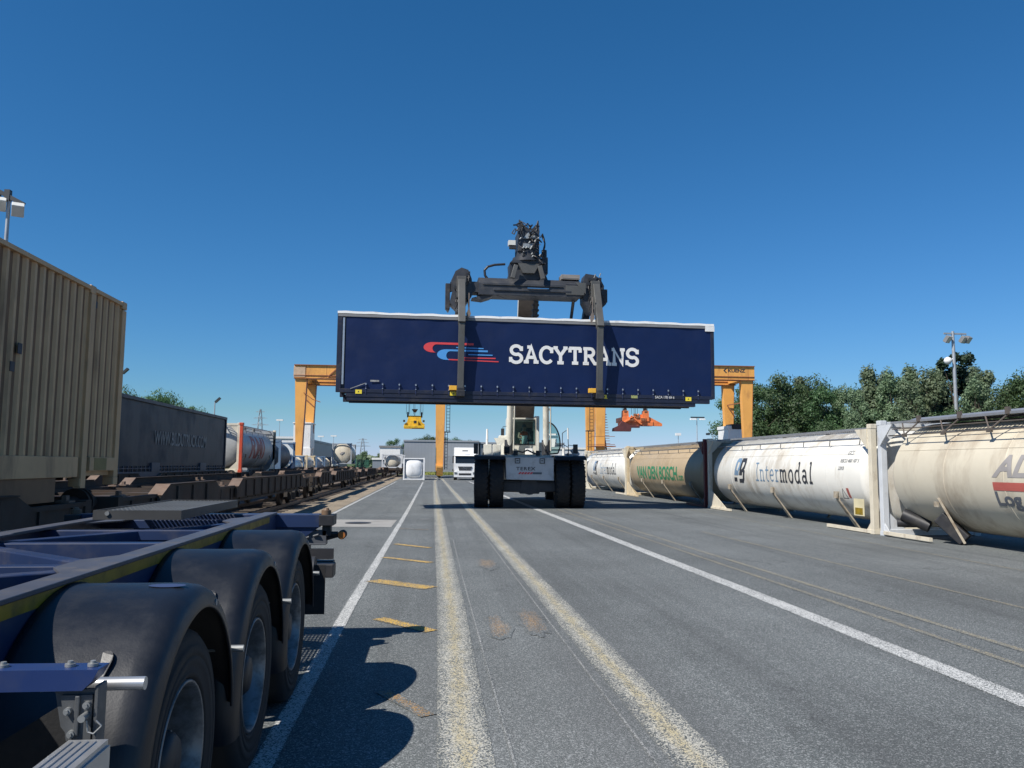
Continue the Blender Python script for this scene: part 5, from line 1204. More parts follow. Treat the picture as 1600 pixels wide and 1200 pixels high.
# driver in the cab
def skin_person():
    bmm = bmesh.new(); V = {}
    def v(n, x, y, z, r): V[n] = bmm.verts.new((x, y, z)); V[n + '_r'] = r
    ox, oy, oz = -.02, 4.0, 2.60
    pts = dict(pel=(0, 0, 0, .15), wa=(0, .02, .18, .13), ch=(0, .0, .38, .15), nk=(0, -.03, .53, .062), hd=(0, -.05, .63, .075), cr=(0, -.05, .75, .085),
               sl=(-.19, -.02, .45, .065), el=(-.25, -.22, .24, .045), hl=(-.12, -.48, .20, .035), sr=(.19, -.02, .45, .065), er=(.27, -.20, .22, .045), hr=(.14, -.48, .20, .035),
               tl=(-.11, -.20, 0, .085), kl=(-.13, -.42, 0, .06), fl=(-.13, -.5, -.38, .045), tr=(.11, -.20, 0, .085), kr=(.13, -.42, 0, .06), fr=(.13, -.5, -.38, .045))
    for n, (x, y, z, r) in pts.items(): v(n, ox + x, oy + y, oz + z, r)
    E_ = ['pel wa', 'wa ch', 'ch nk', 'nk hd', 'hd cr', 'ch sl', 'sl el', 'el hl', 'ch sr', 'sr er', 'er hr', 'pel tl', 'tl kl', 'kl fl', 'pel tr', 'tr kr', 'kr fr']
    for e in E_: a, b = e.split(); bmm.edges.new((V[a], V[b]))
    names = [n for n in V if not n.endswith('_r')]; bmm.verts.index_update(); rad = {V[n].index: V[n + '_r'] for n in names}
    me = bpy.data.meshes.new('person'); bmm.to_mesh(me); bmm.free()
    o = bpy.data.objects.new('person', me); C.objects.link(o)
    sk = o.modifiers.new('skin', 'SKIN'); sd = me.skin_vertices.new(name='skin') if not me.skin_vertices else me.skin_vertices[0]
    for i, r in rad.items(): sd.data[i].radius = (r, r)
    sd.data[0].use_root = True
    sb = o.modifiers.new('sub', 'SUBSURF'); sb.levels = 2; sb.render_levels = 2
    me.materials.append(M['skin']); return o
pr = skin_person(); pr.location = RS.location; pr.rotation_euler = (0, 0, YAW)
tag(pr, 'driver in an orange hi-vis vest sitting behind the cab window of the reach stacker', 'person')
INV[pr.name] = INV[RS.name]
mb = MB(); mb.lathe([(2.50, .17), (2.62, .165), (2.80, .18), (2.93, .20), (3.0, .17), (3.05, .08)], (-.02, 4.0, .08), 'z', 20); vs = mb.build('hi_vis_vest', M['hivis'], pr, local=True)
mb = MB()
for z in (2.66, 2.82): mb.lathe([(z, .187), (z + .04, .19)], (-.02, 4.0, .08), 'z', 20)
mb.build('reflective_band', M['paper'], vs, local=True)
mb = MB(); mb.lathe([(3.22, .095), (3.28, .098), (3.33, .07), (3.355, .0)], (-.02, 3.96, .08), 'z', 16); mb.build('hair', M['cloth'], pr, local=True)
mb = MB(); mb.cyl((-.02, 3.86, 3.24), (-.02, 3.835, 3.22), .016, 8)
mb.build('nose', M['skin'], pr, local=True)
# ================================================================ gantry cranes
def girder(mb, x0, x1, y, z0, z1, w=.9): mb.box(x0, x1, y - w / 2, y + w / 2, z0, z1)
def gantry(name, label, xl, xr, y0, y1, zt, big_left, sx=1):
    G = thing(name, label, 'gantry crane', ((xl + xr) / 2, y0, 0), 0, 'orange gantry cranes')
    zb = zt - 1.55
    xa, xb = xl - .8, xr + .9
    for y in (y0, y1):
        mb = MB(); girder(mb, xa, xb, y, zb, zt); gd = mb.build('girder', M['crane'], G, bevel=.03)
        mb = MB(); mb.box(xa, xb, y - .62, y + .62, zt, zt + .08); mb.box(xa, xb, y - .60, y + .60, zb - .06, zb); mb.build('girder_flange', M['craned'], gd)  # brown flanges; the lower one paints in shadow under the beam
        mb = MB(); x = xa + 1.4
        while x < xb: mb.box(x, x + .05, y - .455, y - .45, zb + .02, zt - .02); x += 2.4
        mb.build('weld_seam', M['craned'], gd)
        mb = MB(); mb.tube([(xa, y - .5, zb + .35), (xb, y - .5, zb + .35)], .05, 6); mb.build('cable_conduit', M['craned'], gd)
    mb = MB()
    for x in (xa + .5, xb - .5): mb.box(x - .5, x + .5, y0 + .46, y1 - .46, zb + .1, zt - .1)
    mb.build('end_beam', M['crane'], G, bevel=.03)
    for x, big in ((xl, big_left), (xr, not big_left)):
        wt, wb = (1.35, .62) if big else (1.15, .78)
        for y in (y0, y1):
            mb = MB(); s = -.18 if x == xl else .18
            mb.prism([(x - wt / 2, zb - .06), (x + wt / 2, zb - .06), (x + wb / 2, 1.5), (x - wb / 2, 1.5)], 'y', y - .38, y + .38)
            lg = mb.build('leg', M['crane'], G, bevel=.03)
            mb = MB(); mb.prism([(x + wt / 2 - .0, zb - .1), (x + wt / 2 + .05, zb - .1), (x + wb / 2 + .05, 1.6), (x + wb / 2, 1.6)], 'y', y - .42, y + .42); mb.build('leg_shade_side', M['craned'], lg)  # brown plate over the right flank, painting in its shaded side
            mb = MB(); mb.box(x - .42, x + .42, y - 1.3, y + 1.3, .85, 1.5); mb.box(x - .35, x + .35, y - 1.35, y + 1.35, .45, .85); bg_ = mb.build('bogie_beam', M['crane'], G, bevel=.03)
            mb = MB()
            for k in (-.85, .85): mb.cyl((x - .14, y + k, .32), (x + .14, y + k, .32), .32, 20)
            mb.each('wheel', M['bogie'], bg_)
            mb = MB(); mb.box(x - .38, x + .38, y - 1.42, y - 1.36, .25, 1.25); bf = mb.build('buffer_plate', M['tapey'], bg_)
            mb = MB()
            for k in range(5): z = .3 + k * .19; mb.prism([(x - .38, z), (x + .38, z + .16), (x + .38, z + .24), (x - .38, z + .08)], 'y', y - 1.432, y - 1.423)
            mb.build('warning_stripe', M['craned'], bf)
        mb = MB(); mb.box(x - .35, x + .35, y0 + 1.4, y1 - 1.4, .9, 1.45); mb.build('sill_beam', M['crane'], G)
    # ladder in a safety cage beside the slim leg
    xs = (xr + .95) if big_left else (xl - .95)
    mb = MB()
    for dx in (-.2, .2): mb.box(xs + dx - .03, xs + dx + .03, y0 + .1, y0 + .16, 5.6, zb)
    z = 5.7
    while z < zb: mb.box(xs - .2, xs + .2, y0 + .11, y0 + .15, z, z + .05); z += .38
    mb.box(xs - .55, xs + .3, y0, y0 + .9, 5.5, 5.6); mb.tube([(xs - .35, y0 + .1, 1.0), (xs - .35, y0 + .1, 5.5)], .05, 6); mb.tube([(xs - .05, y0 + .1, 1.0), (xs - .05, y0 + .1, 5.5)], .03, 6)
    z = 1.2
    while z < 5.5: mb.box(xs - .35, xs - .05, y0 + .09, y0 + .13, z, z + .05); z += .4
    mb.build('ladder', M['dark'], G)
    return G, zb
GA, zbA = gantry('gantry_crane', 'orange gantry crane on the left, one leg on the yard beside the white tank end', -15.4, 1.3, 98, 106, 13.3, True)
mb = MB(); mb.box(-17.0, -14.9, 103.5, 107.2, 3.5, 6.6); mb.box(-17.1, -14.8, 103.4, 107.3, 6.6, 6.75); mb.box(-15.9, -14.8, 103.3, 104.4, 1.6, 3.5)
cbn = mb.build('electric_cabin', M['whitep'], GA, bevel=.02)
mb = MB(); mb.box(-16.6, -16.4, 103.44, 103.49, 4.6, 5.1); mb.box(-15.4, -14.95, 103.5, 104, 3.2, 3.5); mb.build('door_panel', M['dark'], cbn)
mb = MB(); mb.tube([(-15.0, 97.5, 10.0), (-13.9, 97.5, 9.2), (-13.0, 97.5, 8.9)], .05, 6); mb.beam((-12.2, 97.45, 11.95), (-11.0, 97.45, 13.1), .12, .12); mb.beam((-13.6, 97.45, 11.7), (-11.2, 97.45, 12.1), .06, .06)
mb.beam((-15.9, 105.6, 9.8), (-14.9, 105.6, 8.9), .12, .12); mb.build('cable_run', M['craned'], GA)
mb = MB(); mb.box(-16.25, -14.9, 97.5, 97.56, 11.9, 13.1); mb.build('end_panel', mat('tan_panel', (.50, .36, .24), .5), GA)
XB = 36.6
GB, zbB = gantry('gantry_crane', 'orange gantry crane on the right, beyond the tank containers in front of the trees', 19.3, XB, 90, 95.8, 13.2, False)
mb = MB(); mb.box(XB - 1.0, XB + 1.3, 93.2, 96.6, 4.4, 6.1); mb.box(XB - 1.1, XB - .5, 93.1, 96.7, 6.1, 6.5)
cbn = mb.build('electric_cabin', M['whitep'], GB, bevel=.02); mb = MB(); mb.box(XB - .6, XB + .6, 93.1, 95, 6.12, 6.7); mb.build('roof_unit', M['dark'], cbn)
mb = MB(); mb.beam((XB - .3, 95.2, 9.1), (XB + 1.2, 94.9, 9.4), .12, .12); mb.beam((XB - .3, 95.2, 9.1), (XB + .6, 95.2, 7.8), .10, .10); mb.tube([(XB + .5, 92.5, 6.7), (XB + .5, 92.5, 10.4)], .06, 8)
mb.box(XB + .3, XB + .7, 92.4, 92.7, 10.2, 10.7); mb.build('cable_run', M['craned'], GB)
mb = MB(); place(mb, text2d('KUENZ', .38, .04, xs=1.2), flat_y(34.3, 89.545, 12.52)); place(mb, ribbon([(.28, .55), (0, .28), (.28, 0)], .14), flat_y(33.85, 89.545, 12.42)); mb.build('lettering', M['txtblk'], GB)
mb = MB(); mb.beam((20.2, 90, 2.2), (19.4, 90, 7.6), .5, .08); 
z = 2.3
while z < 7.5: mb.box(19.3 + (7.6 - z) * .12, 20.0 + (7.6 - z) * .12, 89.7, 90.1, z, z + .05); z += .3
for zz in (4.0, 4.9): mb.tube([(18.0, 89.0, zz), (20.8, 89.0, zz)], .03, 5)
mb.box(18.0, 20.9, 89.0, 91.0, 3.75, 3.85); mb.build('stair', M['craned'], GB)
mb = MB(); mb.tube([(20.55, 95.4, 3.8), (20.55, 95.4, 5.6)], .12, 8); mb.box(20.2, 21.0, 95.2, 95.8, 5.5, 6.0); mb.build('cable_reel_post', M['craned'], GB)
# spreaders hanging from the gantries
S1 = thing('crane_spreader', 'yellow spreader seen end-on hanging from the left crane on wire ropes', 'crane spreader', (-1.85, 102, 6.0))
mb = MB(); c = -1.85; mb.prism([(c - 1.25, 5.95), (c + 1.25, 5.95), (c + 1.25, 6.5), (c + .9, 6.75), (c + .75, 7.4), (c - .75, 7.4), (c - .9, 6.75), (c - 1.25, 6.5)], 'y', 99.4, 100.2); mb.box(c - .5, c + .5, 98, 106, 6.2, 6.9); mb.box(c - 1.25, c + 1.25, 97.6, 98.0, 5.95, 6.25); mb.box(c - .8, c + .8, 100.3, 103, 7.0, 7.6)
mb.build('frame', M['spry'], S1, bevel=.04)
mb = MB(); mb.box(c - .05, c + .3, 97.55, 97.6, 6.5, 6.85); mb.box(c + .0, c + .32, 99.33, 99.4, 6.5, 6.85)
for x in (-1.25, 1.12): mb.cyl((c + x, 99.2, 6.75), (c + x, 99.2, 7.0), .13, 12)
for x in (-.85, .85): mb.cyl((c + x - .1, 101, 7.75), (c + x + .1, 101, 7.75), .34, 18)
mb.each('sheave', M['dark'], S1)
mb = MB(); mb.cyl((c, 101, 8.05), (c, 101, 8.35), .15, 14, r2=.34); mb.cyl((c, 101, 8.35), (c, 101, 8.45), .38, 14); mb.cyl((c, 101, 7.5), (c, 101, 8.05), .04, 6); mb.build('cable_basket', M['wagonflap'], S1)
mb = MB()
for x in (-1.05, -.75, -.65, -.15, .0, .65, .75, 1.0): mb.cyl((c + x, 101 + .3 * (x > 0), 7.8), (c + x, 101, 12.2), .022, 5)
mb.each('wire_rope', M['rope'], S1)
ox = 24.0
S2 = thing('crane_spreader', 'orange spreader hanging tilted from the right crane, dark red underneath', 'crane spreader', (23.5, 93, 6.0))
def ob(mb, x0, x1, y0, y1, z0, z1): mb.box(x0, x1, y0, y1, z0, z1)
mb = MB(); ob(mb, 21.9, 25.9, 91.4, 92.3, 6.25, 6.8); ob(mb, 22.2, 25.0, 91.2, 94.5, 6.7, 7.25); mb.prism([(24.6, 6.3), (27.0, 6.25), (27.0, 6.55), (24.9, 7.6), (24.4, 7.6)], 'y', 91.5, 91.9)
for x in (22.6, 25.0): mb.prism([(x - .42, 6.8), (x + .42, 6.8), (x + .34, 8.0), (x - .34, 8.0)], 'y', 91.3, 91.8)
mb.beam((22.0, 91.2, 6.4), (24.2, 91.2, 7.6), .2, .2); mb.beam((24.5, 91.2, 6.4), (23.2, 91.2, 7.4), .2, .2); mb.build('frame', M['spro'], S2, bevel=.04)
mb = MB(); mb.prism([(20.9, 5.55), (23.0, 5.55), (23.1, 6.2), (22.0, 6.75), (21.6, 6.2), (20.95, 5.9)], 'y', 90.4, 91.0); ob(mb, 22.3, 24.1, 90.6, 91.2, 6.0, 6.28); ob(mb, 24.0, 25.4, 91.2, 91.4, 6.2, 6.3); mb.build('lower_frame', M['sprr'], S2, bevel=.03)
mb = MB()
for x in (22.6, 25.0): mb.cyl((x - .15, 91.6, 7.95), (x + .15, 91.6, 7.95), .36, 18)
for x, z in ((23.3, 7.0), (24.0, 7.3), (24.6, 7.0), (23.7, 7.5)): mb.box(x - .2, x + .2, 91.1, 91.2, z - .15, z + .15)
mb.each('sheave', M['craned'], S2)
mb = MB()
for x in (22.3, 22.8, 23.4, 23.7, 23.85, 24.1, 24.8, 25.3): mb.cyl((x, 91.6, 7.6), (x, 92.2, 12.2), .022, 5)
mb.each('wire_rope', M['rope'], S2)

# ================================================================ white truck
TK = thing('truck', 'white truck with a dark windscreen facing the camera beyond the lifting truck', 'truck', (3.75, 86, 0))
t0, t1, ty = 2.62, 4.92, 84.5
mb = MB(); mb.prism([(84.62, .45), (84.5, 1.0), (84.5, 1.72), (84.70, 2.62), (84.85, 2.75), (85.1, 3.40), (86.9, 3.42), (86.9, .45)], 'x', t0 + .04, t1 - .04); cab_ = mb.build('cab', M['whitep'], TK, bevel=.06)
mb = MB(); mb.prism([(84.47, 1.78), (84.66, 2.55), (84.70, 2.55), (84.51, 1.78)], 'x', t0 + .14, t1 - .14); mb.build('windscreen', M['glassd'], TK)
mb = MB(); mb.prism([(84.42, 2.52), (84.58, 2.72), (84.70, 2.70), (84.62, 2.52)], 'x', t0 + .05, t1 - .05); mb.build('sun_visor', M['whitep'], TK, bevel=.01)
mb = MB(); mb.prism([(t0 + .42, 1.42), (t1 - .42, 1.42), (t1 - .55, .98), (t0 + .55, .98)], 'y', 84.42, 84.50); gr_ = mb.build('grille', M['dark'], TK, bevel=.01)
mb = MB()
for k in range(4): z = 1.05 + k * .1; mb.box(t0 + .52, t1 - .52, 84.40, 84.42, z, z + .025)
cxm = (t0 + t1) / 2; mb.lathe([(-.015, .17), (0, .185), (.015, .17), (0, .155)], (cxm, 84.38, 1.22), 'y', 24, close=True)
for a in (0, 120, 240): mb.beam((cxm, 84.38, 1.22), (cxm + .165 * math.sin(R(a)), 84.38, 1.22 + .165 * math.cos(R(a))), .03, .02, w2=.006, up=(0, 1, 0))
mb.build('grille_emblem', M['chrome'], gr_)
mb = MB(); mb.prism([(t0, .32), (t1, .32), (t1, .82), (t1 - .3, .98), (t0 + .3, .98), (t0, .82)], 'y', 84.36, 84.62); bmp = mb.build('bumper', M['whitep'], TK, bevel=.04)
mb = MB(); mb.box(t0 + .5, t1 - .5, 84.34, 84.36, .52, .72); mb.build('air_slot', M['dark'], bmp)
for x in (t0 + .04, t1 - .34): mb = MB(); mb.prism([(x, .62), (x + .3, .62), (x + .3, .80), (x, .85)], 'y', 84.33, 84.355); mb.build('headlight', M['chrome'], TK)
for x, s in ((t0 - .16, 1), (t1 + .02, 1)): mb = MB(); mb.box(x, x + .14, 84.7, 84.85, 1.75, 2.5); mb.box(min(x, t0 + .05) if x < 3 else t1 - .05, (t0 + .05) if x < 3 else x + .1, 84.72, 84.8, 2.45, 2.52); mb.build('mirror', M['dark'], TK, bevel=.02)
for x in (t0 + .02, t1 - .36): mb = MB(); mb.cyl((x, 85.5, .5), (x + .34, 85.5, .5), .5, 28); mb.build('wheel', M['rubber'], TK)
mb = MB(); mb.box(cxm - .28, cxm + .28, 84.35, 84.358, 3.02, 3.1) ; mb.box(t0 + .05, t1 - .05, 87.3, 92, .9, 1.1); mb.build('chassis', M['dark'], TK)
mb = MB(); mb.box(cxm - .30, cxm + .30, 84.94, 84.97, 3.02, 3.08); mb.build('roof_slot', M['dark'], cab_)

# ================================================================ buildings
def clad(name, col, axis='x', pitch=.9):
    t = NT(name); v = t.coord('Object'); w = t.n('ShaderNodeTexWave', bands_direction='X' if axis == 'x' else 'Y'); w.inputs['Scale'].default_value = 1 / pitch; t.l(v, w.inputs['Vector'])
    n = t.noise(v, .15, 4); c = t.mix(t.ramp(n, [(.3, 0), (.7, 1)]), tuple(x * .9 for x in col), tuple(x * 1.08 for x in col)); c = t.mix(t.ramp(w.outputs['Fac'], [(0, .15), (.3, 0)]), c, tuple(x * .7 for x in col))
    t.l(c, t.b.inputs['Base Color']); t.b.inputs['Roughness'].default_value = .5; return t.mat
CG = clad('grey_cladding_wall', (.27, .29, .32), pitch=2.2); CW = clad('white_cladding_wall', (.62, .64, .66), pitch=1.5); CB = clad('bluegrey_cladding_wall', (.20, .23, .27), pitch=1.5)
def building(label, x0, x1, y0, y1, h, m, openings=(), roof=None):
    Bd = thing('warehouse', label, 'building', ((x0 + x1) / 2, (y0 + y1) / 2, 0)); mb = MB(); mb.box(x0, x1, y0, y1, -.05, h); mb.build('wall', m, Bd)
    mb = MB(); mb.box(x0 - .15, x1 + .15, y0 - .15, y1 + .15, h + .003, h + .35); mb.build('roof', roof or M['greyrail'], Bd)
    for (a, b, z0, z1, mm, nm) in openings: mb = MB(); mb.box(a, b, y0 - .05, y0 - .01, z0, z1); mb.build(nm, mm, Bd)
    return Bd
building('long grey warehouse behind the white truck and the crane leg', -5.2, 10.4, 170, 215, 6.3, CG, [(1.2, 9.5, -.2, 3.4, mat('grey_door', (.24, .26, .29), .5), 'door')], roof=CG)
building('lower grey warehouse section continuing right behind the lifting truck', 10.7, 28.5, 170.5, 215, 6.0, CG, roof=CG)
building('bright white building left of the grey warehouse', -9.0, -5.3, 150, 168, 4.6, M['whitep'])
building('low white-roofed shed beside the rail tracks in the distance', -9.6, -5.0, 140, 146, 2.3, CB, [(-7.2, -6.3, .3, 2.0, M['dark'], 'window'), (-6.0, -5.3, .6, 1.8, M['whitep'], 'panel')], roof=M['whitep'])
building('pale warehouse behind the left crane leg', -29.5, -20.5, 135, 136.5, 5.6, CW, roof=CW)
building('blue-grey long warehouse right of the left crane leg', -19.4, -18.9, 135, 190, 5.1, CB, roof=CB)
building('low white building between the lifting truck and the right crane', 18.5, 62, 140, 160, 4.4, CW, [(19, 40, 2.4, 3.0, M['dark'], 'window_band')], roof=M['whitep'])
# grey locomotive/tank train far left of the white tank end
for i, (y, lab) in enumerate(((98, 'small grey-white tank container on the far wagon, just left of the white tank end'), (105.5, 'second small grey-white tank container on the far wagon'))):
    tank('tank_container', lab, -3.35, y + 4, y + 10.3, 1.1, 1.75, M['tankc'], M['framew'], side=1, group=GL_, rr=.8, supports=0, walk=False)
wagon('dark flat wagon carrying the small grey-white tanks in the distance', 100.3, cx=-4.65)
# green lineside fence beyond the wagons
mb = MB(); FN = thing('fence', 'green wire mesh fence far along the tracks', 'fence', (-9, 105, 0))
for i in range(9): y = 100 + i * 2.6; mb.box(-8.9, -8.8, y, y + .08, 0, 2.2)
mb.each('post', mat('green_post', (.03, .12, .08), .5), FN); mb = MB()
for i in range(100): y = 100 + i * .21; mb.box(-8.86, -8.85, y, y + .02, .1, 2.1)
for z in (.2, .8, 1.4, 2.0): mb.box(-8.87, -8.84, 100, 121, z, z + .03)
mb.build('mesh_panel', mat('green_wire', (.03, .12, .08), .5), FN)

# ================================================================ poles and pylons
def pole(label, x, y, h, r=.09, name='lamp_post'):
    P = thing(name, label, 'lamp post', (x, y, 0), 0, 'lamp posts around the terminal'); mb = MB(); mb.cyl((x, y, 0), (x, y, h), r, 12, r2=r * .6); mb.build('pole', M['galv'], P); return P
def flood(P, x, y, z, w, tilt, m1, dirn=-1, d=.25):
    mb = MB(); c = Vector((x, y, z)); f = Vector((math.sin(tilt) * .7, dirn * math.cos(tilt), -.75)).normalized(); r_ = f.cross(Vector((0, 0, 1))).normalized()
    mb.beam(c, c + f * d, w, w * 1.15); o = mb.build('floodlight', m1, P, bevel=.02)
    mb = MB(); mb.beam(c + f * d, c + f * (d + .01), w * .85, w); mb.build('glass_front', M['lamph'], o); mb = MB(); mb.tube([tuple(c), (x, y, z + w * .8)], .03, 6); mb.build('bracket', M['lampd'], o)
P = pole('floodlight pole rising behind the near beige container at the left edge', -16.3, 32, 11.7, .11)
mb = MB(); mb.beam((-17.3, 32, 12.3), (-15.75, 32, 11.5), .16, .16); mb.beam((-16.35, 32, 11.6), (-16.35, 32, 12.05), .2, .2); mb.build('cross_arm', M['lampd'], P)
for x, z in ((-16.62, 11.55), (-15.95, 11.35), (-17.0, 11.8)): flood(P, x, 32, z, .42, .6, M['lamph'], d=.3)
P = pole('tall floodlight pole in front of the trees on the right', 66.1, 95, 19.0, .30)
mb = MB(); mb.box(64.9, 67.9, 94.9, 95.1, 18.6, 18.8); mb.build('cross_arm', M['galv'], P)
for x in (65.2, 67.3, 67.9): flood(P, x, 95, 18.1, .75, .5, M['greyrail'], d=.5)
mb = MB(); mb.cyl((65.5, 95, 15.3), (66.1, 95, 15.5), .08, 8); mb.lathe([(-.5, 0), (-.35, .35), (0, .5), (.35, .35), (.5, 0)], (65.2, 94.9, 15.2), 'z', 16); mb.build('camera_dome', M['whitep'], P)
for lab, x, y, z, hx in (('single-arm lamp post just right of the beige container', -40.4, 110, 13.2, 1), ('single-arm lamp post above the faded blue box', -31.0, 120, 10.3, 1)):
    P = pole(lab, x, y, z, .12); mb = MB(); mb.beam((x, y, z - .1), (x + .3, y, z + .1), .1, .1); mb.beam((x + .1, y - .1, z), (x + .75, y - .1, z + .65), .5, .28); mb.build('lamp_head', M['lampd'], P)
P = pole('double-headed lamp post left of the right crane', 51.1, 150, 10.9, .12); mb = MB(); mb.box(49.9, 52.6, 149.9, 150.1, 10.85, 11.1); P1 = mb.build('cross_arm', M['lampd'], P)
for x in (50.3, 52.1): mb = MB(); mb.box(x - .5, x + .5, 149.4, 150.3, 10.5, 10.75); mb.build('lamp_head', M['whitep'], P)
P = pole('short lamp post with one white head above the sand-coloured tank', 53.7, 170, 8.3, .1); mb = MB(); mb.box(53.1, 54.2, 169.5, 170.3, 8.2, 8.75); mb.build('lamp_head', M['whitep'], P)
P = pole('small dark twin lamp post beside the right crane cabin', 61.4, 170, 9.2, .1); mb = MB(); mb.beam((61.4, 170, 9.0), (60.4, 170, 8.7), .1, .1); mb.beam((61.4, 170, 9.0), (62.4, 170, 8.7), .1, .1); mb.box(60.0, 60.7, 169.7, 170.3, 8.4, 8.85); mb.box(62.1, 62.8, 169.7, 170.3, 8.4, 8.85); mb.build('lamp_head', M['lampd'], P)
for lab, x, y, z in (('tiny lamp post above the red-framed tank', -36.2, 200, 11.9), ('tiny lamp post right of the left crane leg', -28.9, 220, 8.7), ('second tiny lamp post right of the left crane leg', -26.7, 230, 9.2)):
    P = pole(lab, x, y, z, .08); mb = MB(); mb.box(x - .8, x + .8, y - .3, y + .3, z - .1, z + .25); mb.build('lamp_head', M['whitep'], P)
def pylon(label, x, y, h, w):
    P = thing('electricity_pylon', label, 'pylon', (x, y, 0)); mb = MB(); lv = 9
    prev = None
    for k in range(lv + 1):
        z = h * k / lv; ww = w * (1 - k / lv) ** .8 + .25; c = [(x - ww, y - ww, z), (x + ww, y - ww, z), (x + ww, y + ww, z), (x - ww, y + ww, z)]
        if prev:
            for i in range(4): mb.beam(prev[i], c[i], .16, .16); mb.beam(prev[i], c[(i + 1) % 4], .09, .09); mb.beam(prev[(i + 1) % 4], c[i], .09, .09)
        prev = c
    mb.build('lattice', M['galv'], P); mb = MB()
    for z, l in ((h * .72, 4.0), (h * .84, 3.2), (h * .95, 2.2)): mb.beam((x - l, y, z), (x + l, y, z + .1), .2, .2); mb.beam((x - l, y, z), (x, y, z + .8), .1, .1); mb.beam((x + l, y, z), (x, y, z + .8), .1, .1)
    mb.build('cross_arm', M['galv'], P)
pylon('lattice pylon rising above the red-framed tank container', -81.7, 400, 27.5, 1.9)
pylon('small lattice pylon right of the raised round tank end', -34.0, 420, 14.5, 1.6)
# ================================================================ vegetation
def leafmat(name, a, b, c_):
    t = NT(name); v = t.coord('Object'); n = t.noise(v, .9, 5, .65); n2 = t.noise(v, 9, 2)
    oi = t.n('ShaderNodeObjectInfo').outputs['Random']
    c = t.mix(t.ramp(n, [(.32, 0), (.68, 1)]), a, b); c = t.mix(t.ramp(n2, [(.45, 0), (.75, .7)]), c, c_)
    h = t.n('ShaderNodeHueSaturation'); t.l(c, h.inputs['Color']); t.l(t.math('ADD', t.math('MULTIPLY', oi, .04), .48), h.inputs['Hue']); t.l(t.math('ADD', t.math('MULTIPLY', oi, .5), .75), h.inputs['Value'])
    t.l(h.outputs[0], t.b.inputs['Base Color']); t.b.inputs['Roughness'].default_value = .55
    tr = t.n('ShaderNodeBsdfTranslucent'); t.l(h.outputs[0], tr.inputs[0]); mx = t.n('ShaderNodeMixShader'); mx.inputs[0].default_value = .42
    t.l(t.b.outputs[0], mx.inputs[1]); t.l(tr.outputs[0], mx.inputs[2]); t.l(mx.outputs[0], t.out.inputs[0]); return t.mat
LM = {'a': leafmat('dark_leaves', (.050, .105, .040), (.095, .175, .065), (.13, .21, .10)),
      'b': leafmat('grey_green_leaves', (.10, .16, .08), (.19, .25, .14), (.26, .31, .20)),
      'c': leafmat('deep_green_leaves', (.018, .042, .022), (.035, .07, .032), (.05, .09, .045))}
def tree(kind, H, W, seed, label, loc, nl=7000, bushy=False):
    rnd = random.Random(seed); T_ = thing('tree', label, 'tree', loc, rnd.random() * 6, 'trees around the terminal')
    mb = MB(); mb.cyl((0, 0, 0), (0, 0, H * .45), .20, 8, r2=.12)
    blobs = []
    k = {'a': 46, 'b': 44, 'c': 34}[kind]
    for i in range(k):
        f = rnd.random(); z = H * (.16 + .80 * f) if not bushy else H * (.05 + .9 * f)
        env = min(1, .15 + 1.15 * (1 - z / H) ** .8) if kind == 'b' else math.sqrt(max(.02, 1 - ((z / H - .5) / .52) ** 2))
        a = rnd.random() * 6.283; rr = W / 2 * env * rnd.uniform(.15, .9); s = W * rnd.uniform(.10, .20) * (1 if kind != 'b' else .55 + .45 * env)
        if kind == 'c': s *= .7
        blobs.append((rr * math.cos(a), rr * math.sin(a), z, s, s * rnd.uniform(.8, 2.2 if kind == 'b' else 1.0)))
    for bx_, by_, bz_, s, sz in blobs:
        zc = max(H * .15, bz_ - H * .12); mb.cyl((0, 0, zc * .75), (bx_, by_, bz_), .07, 5, r2=.02)
    mb.build('trunk', M['bark'], T_, local=True)
    V = []; F = []; lsz = .17 if kind != 'c' else .20
    for i in range(nl):
        bx_, by_, bz_, s, sz = blobs[rnd.randrange(k)]
        while True:
            d = Vector((rnd.gauss(0, 1), rnd.gauss(0, 1), rnd.gauss(0, 1)))
            if d.length > .01: break
        d.normalize(); q = rnd.random() ** .45 * rnd.uniform(.85, 1.12)
        p = Vector((bx_ + d.x * s * q, by_ + d.y * s * q, bz_ + d.z * sz * q))
        nn = (d + Vector((rnd.uniform(-.8, .8), rnd.uniform(-.8, .8), rnd.uniform(-.3, .9)))).normalized(); u = nn.orthogonal().normalized(); ang = rnd.random() * 6.28
        w_ = nn.cross(u); u2 = u * math.cos(ang) + w_ * math.sin(ang); w2 = nn.cross(u2); z_ = lsz * rnd.uniform(.6, 1.3); b = len(V)
        V += [p - u2 * z_, p - w2 * z_ * .55, p + u2 * z_, p + w2 * z_ * .55]; F.append((b, b + 1, b + 2, b + 3))
    me = bpy.data.meshes.new('crown'); me.from_pydata(V, [], F); me.materials.append(LM[kind])
    o = bpy.data.objects.new('crown', me); C.objects.link(o); o.parent = T_
    return T_
protos = {}
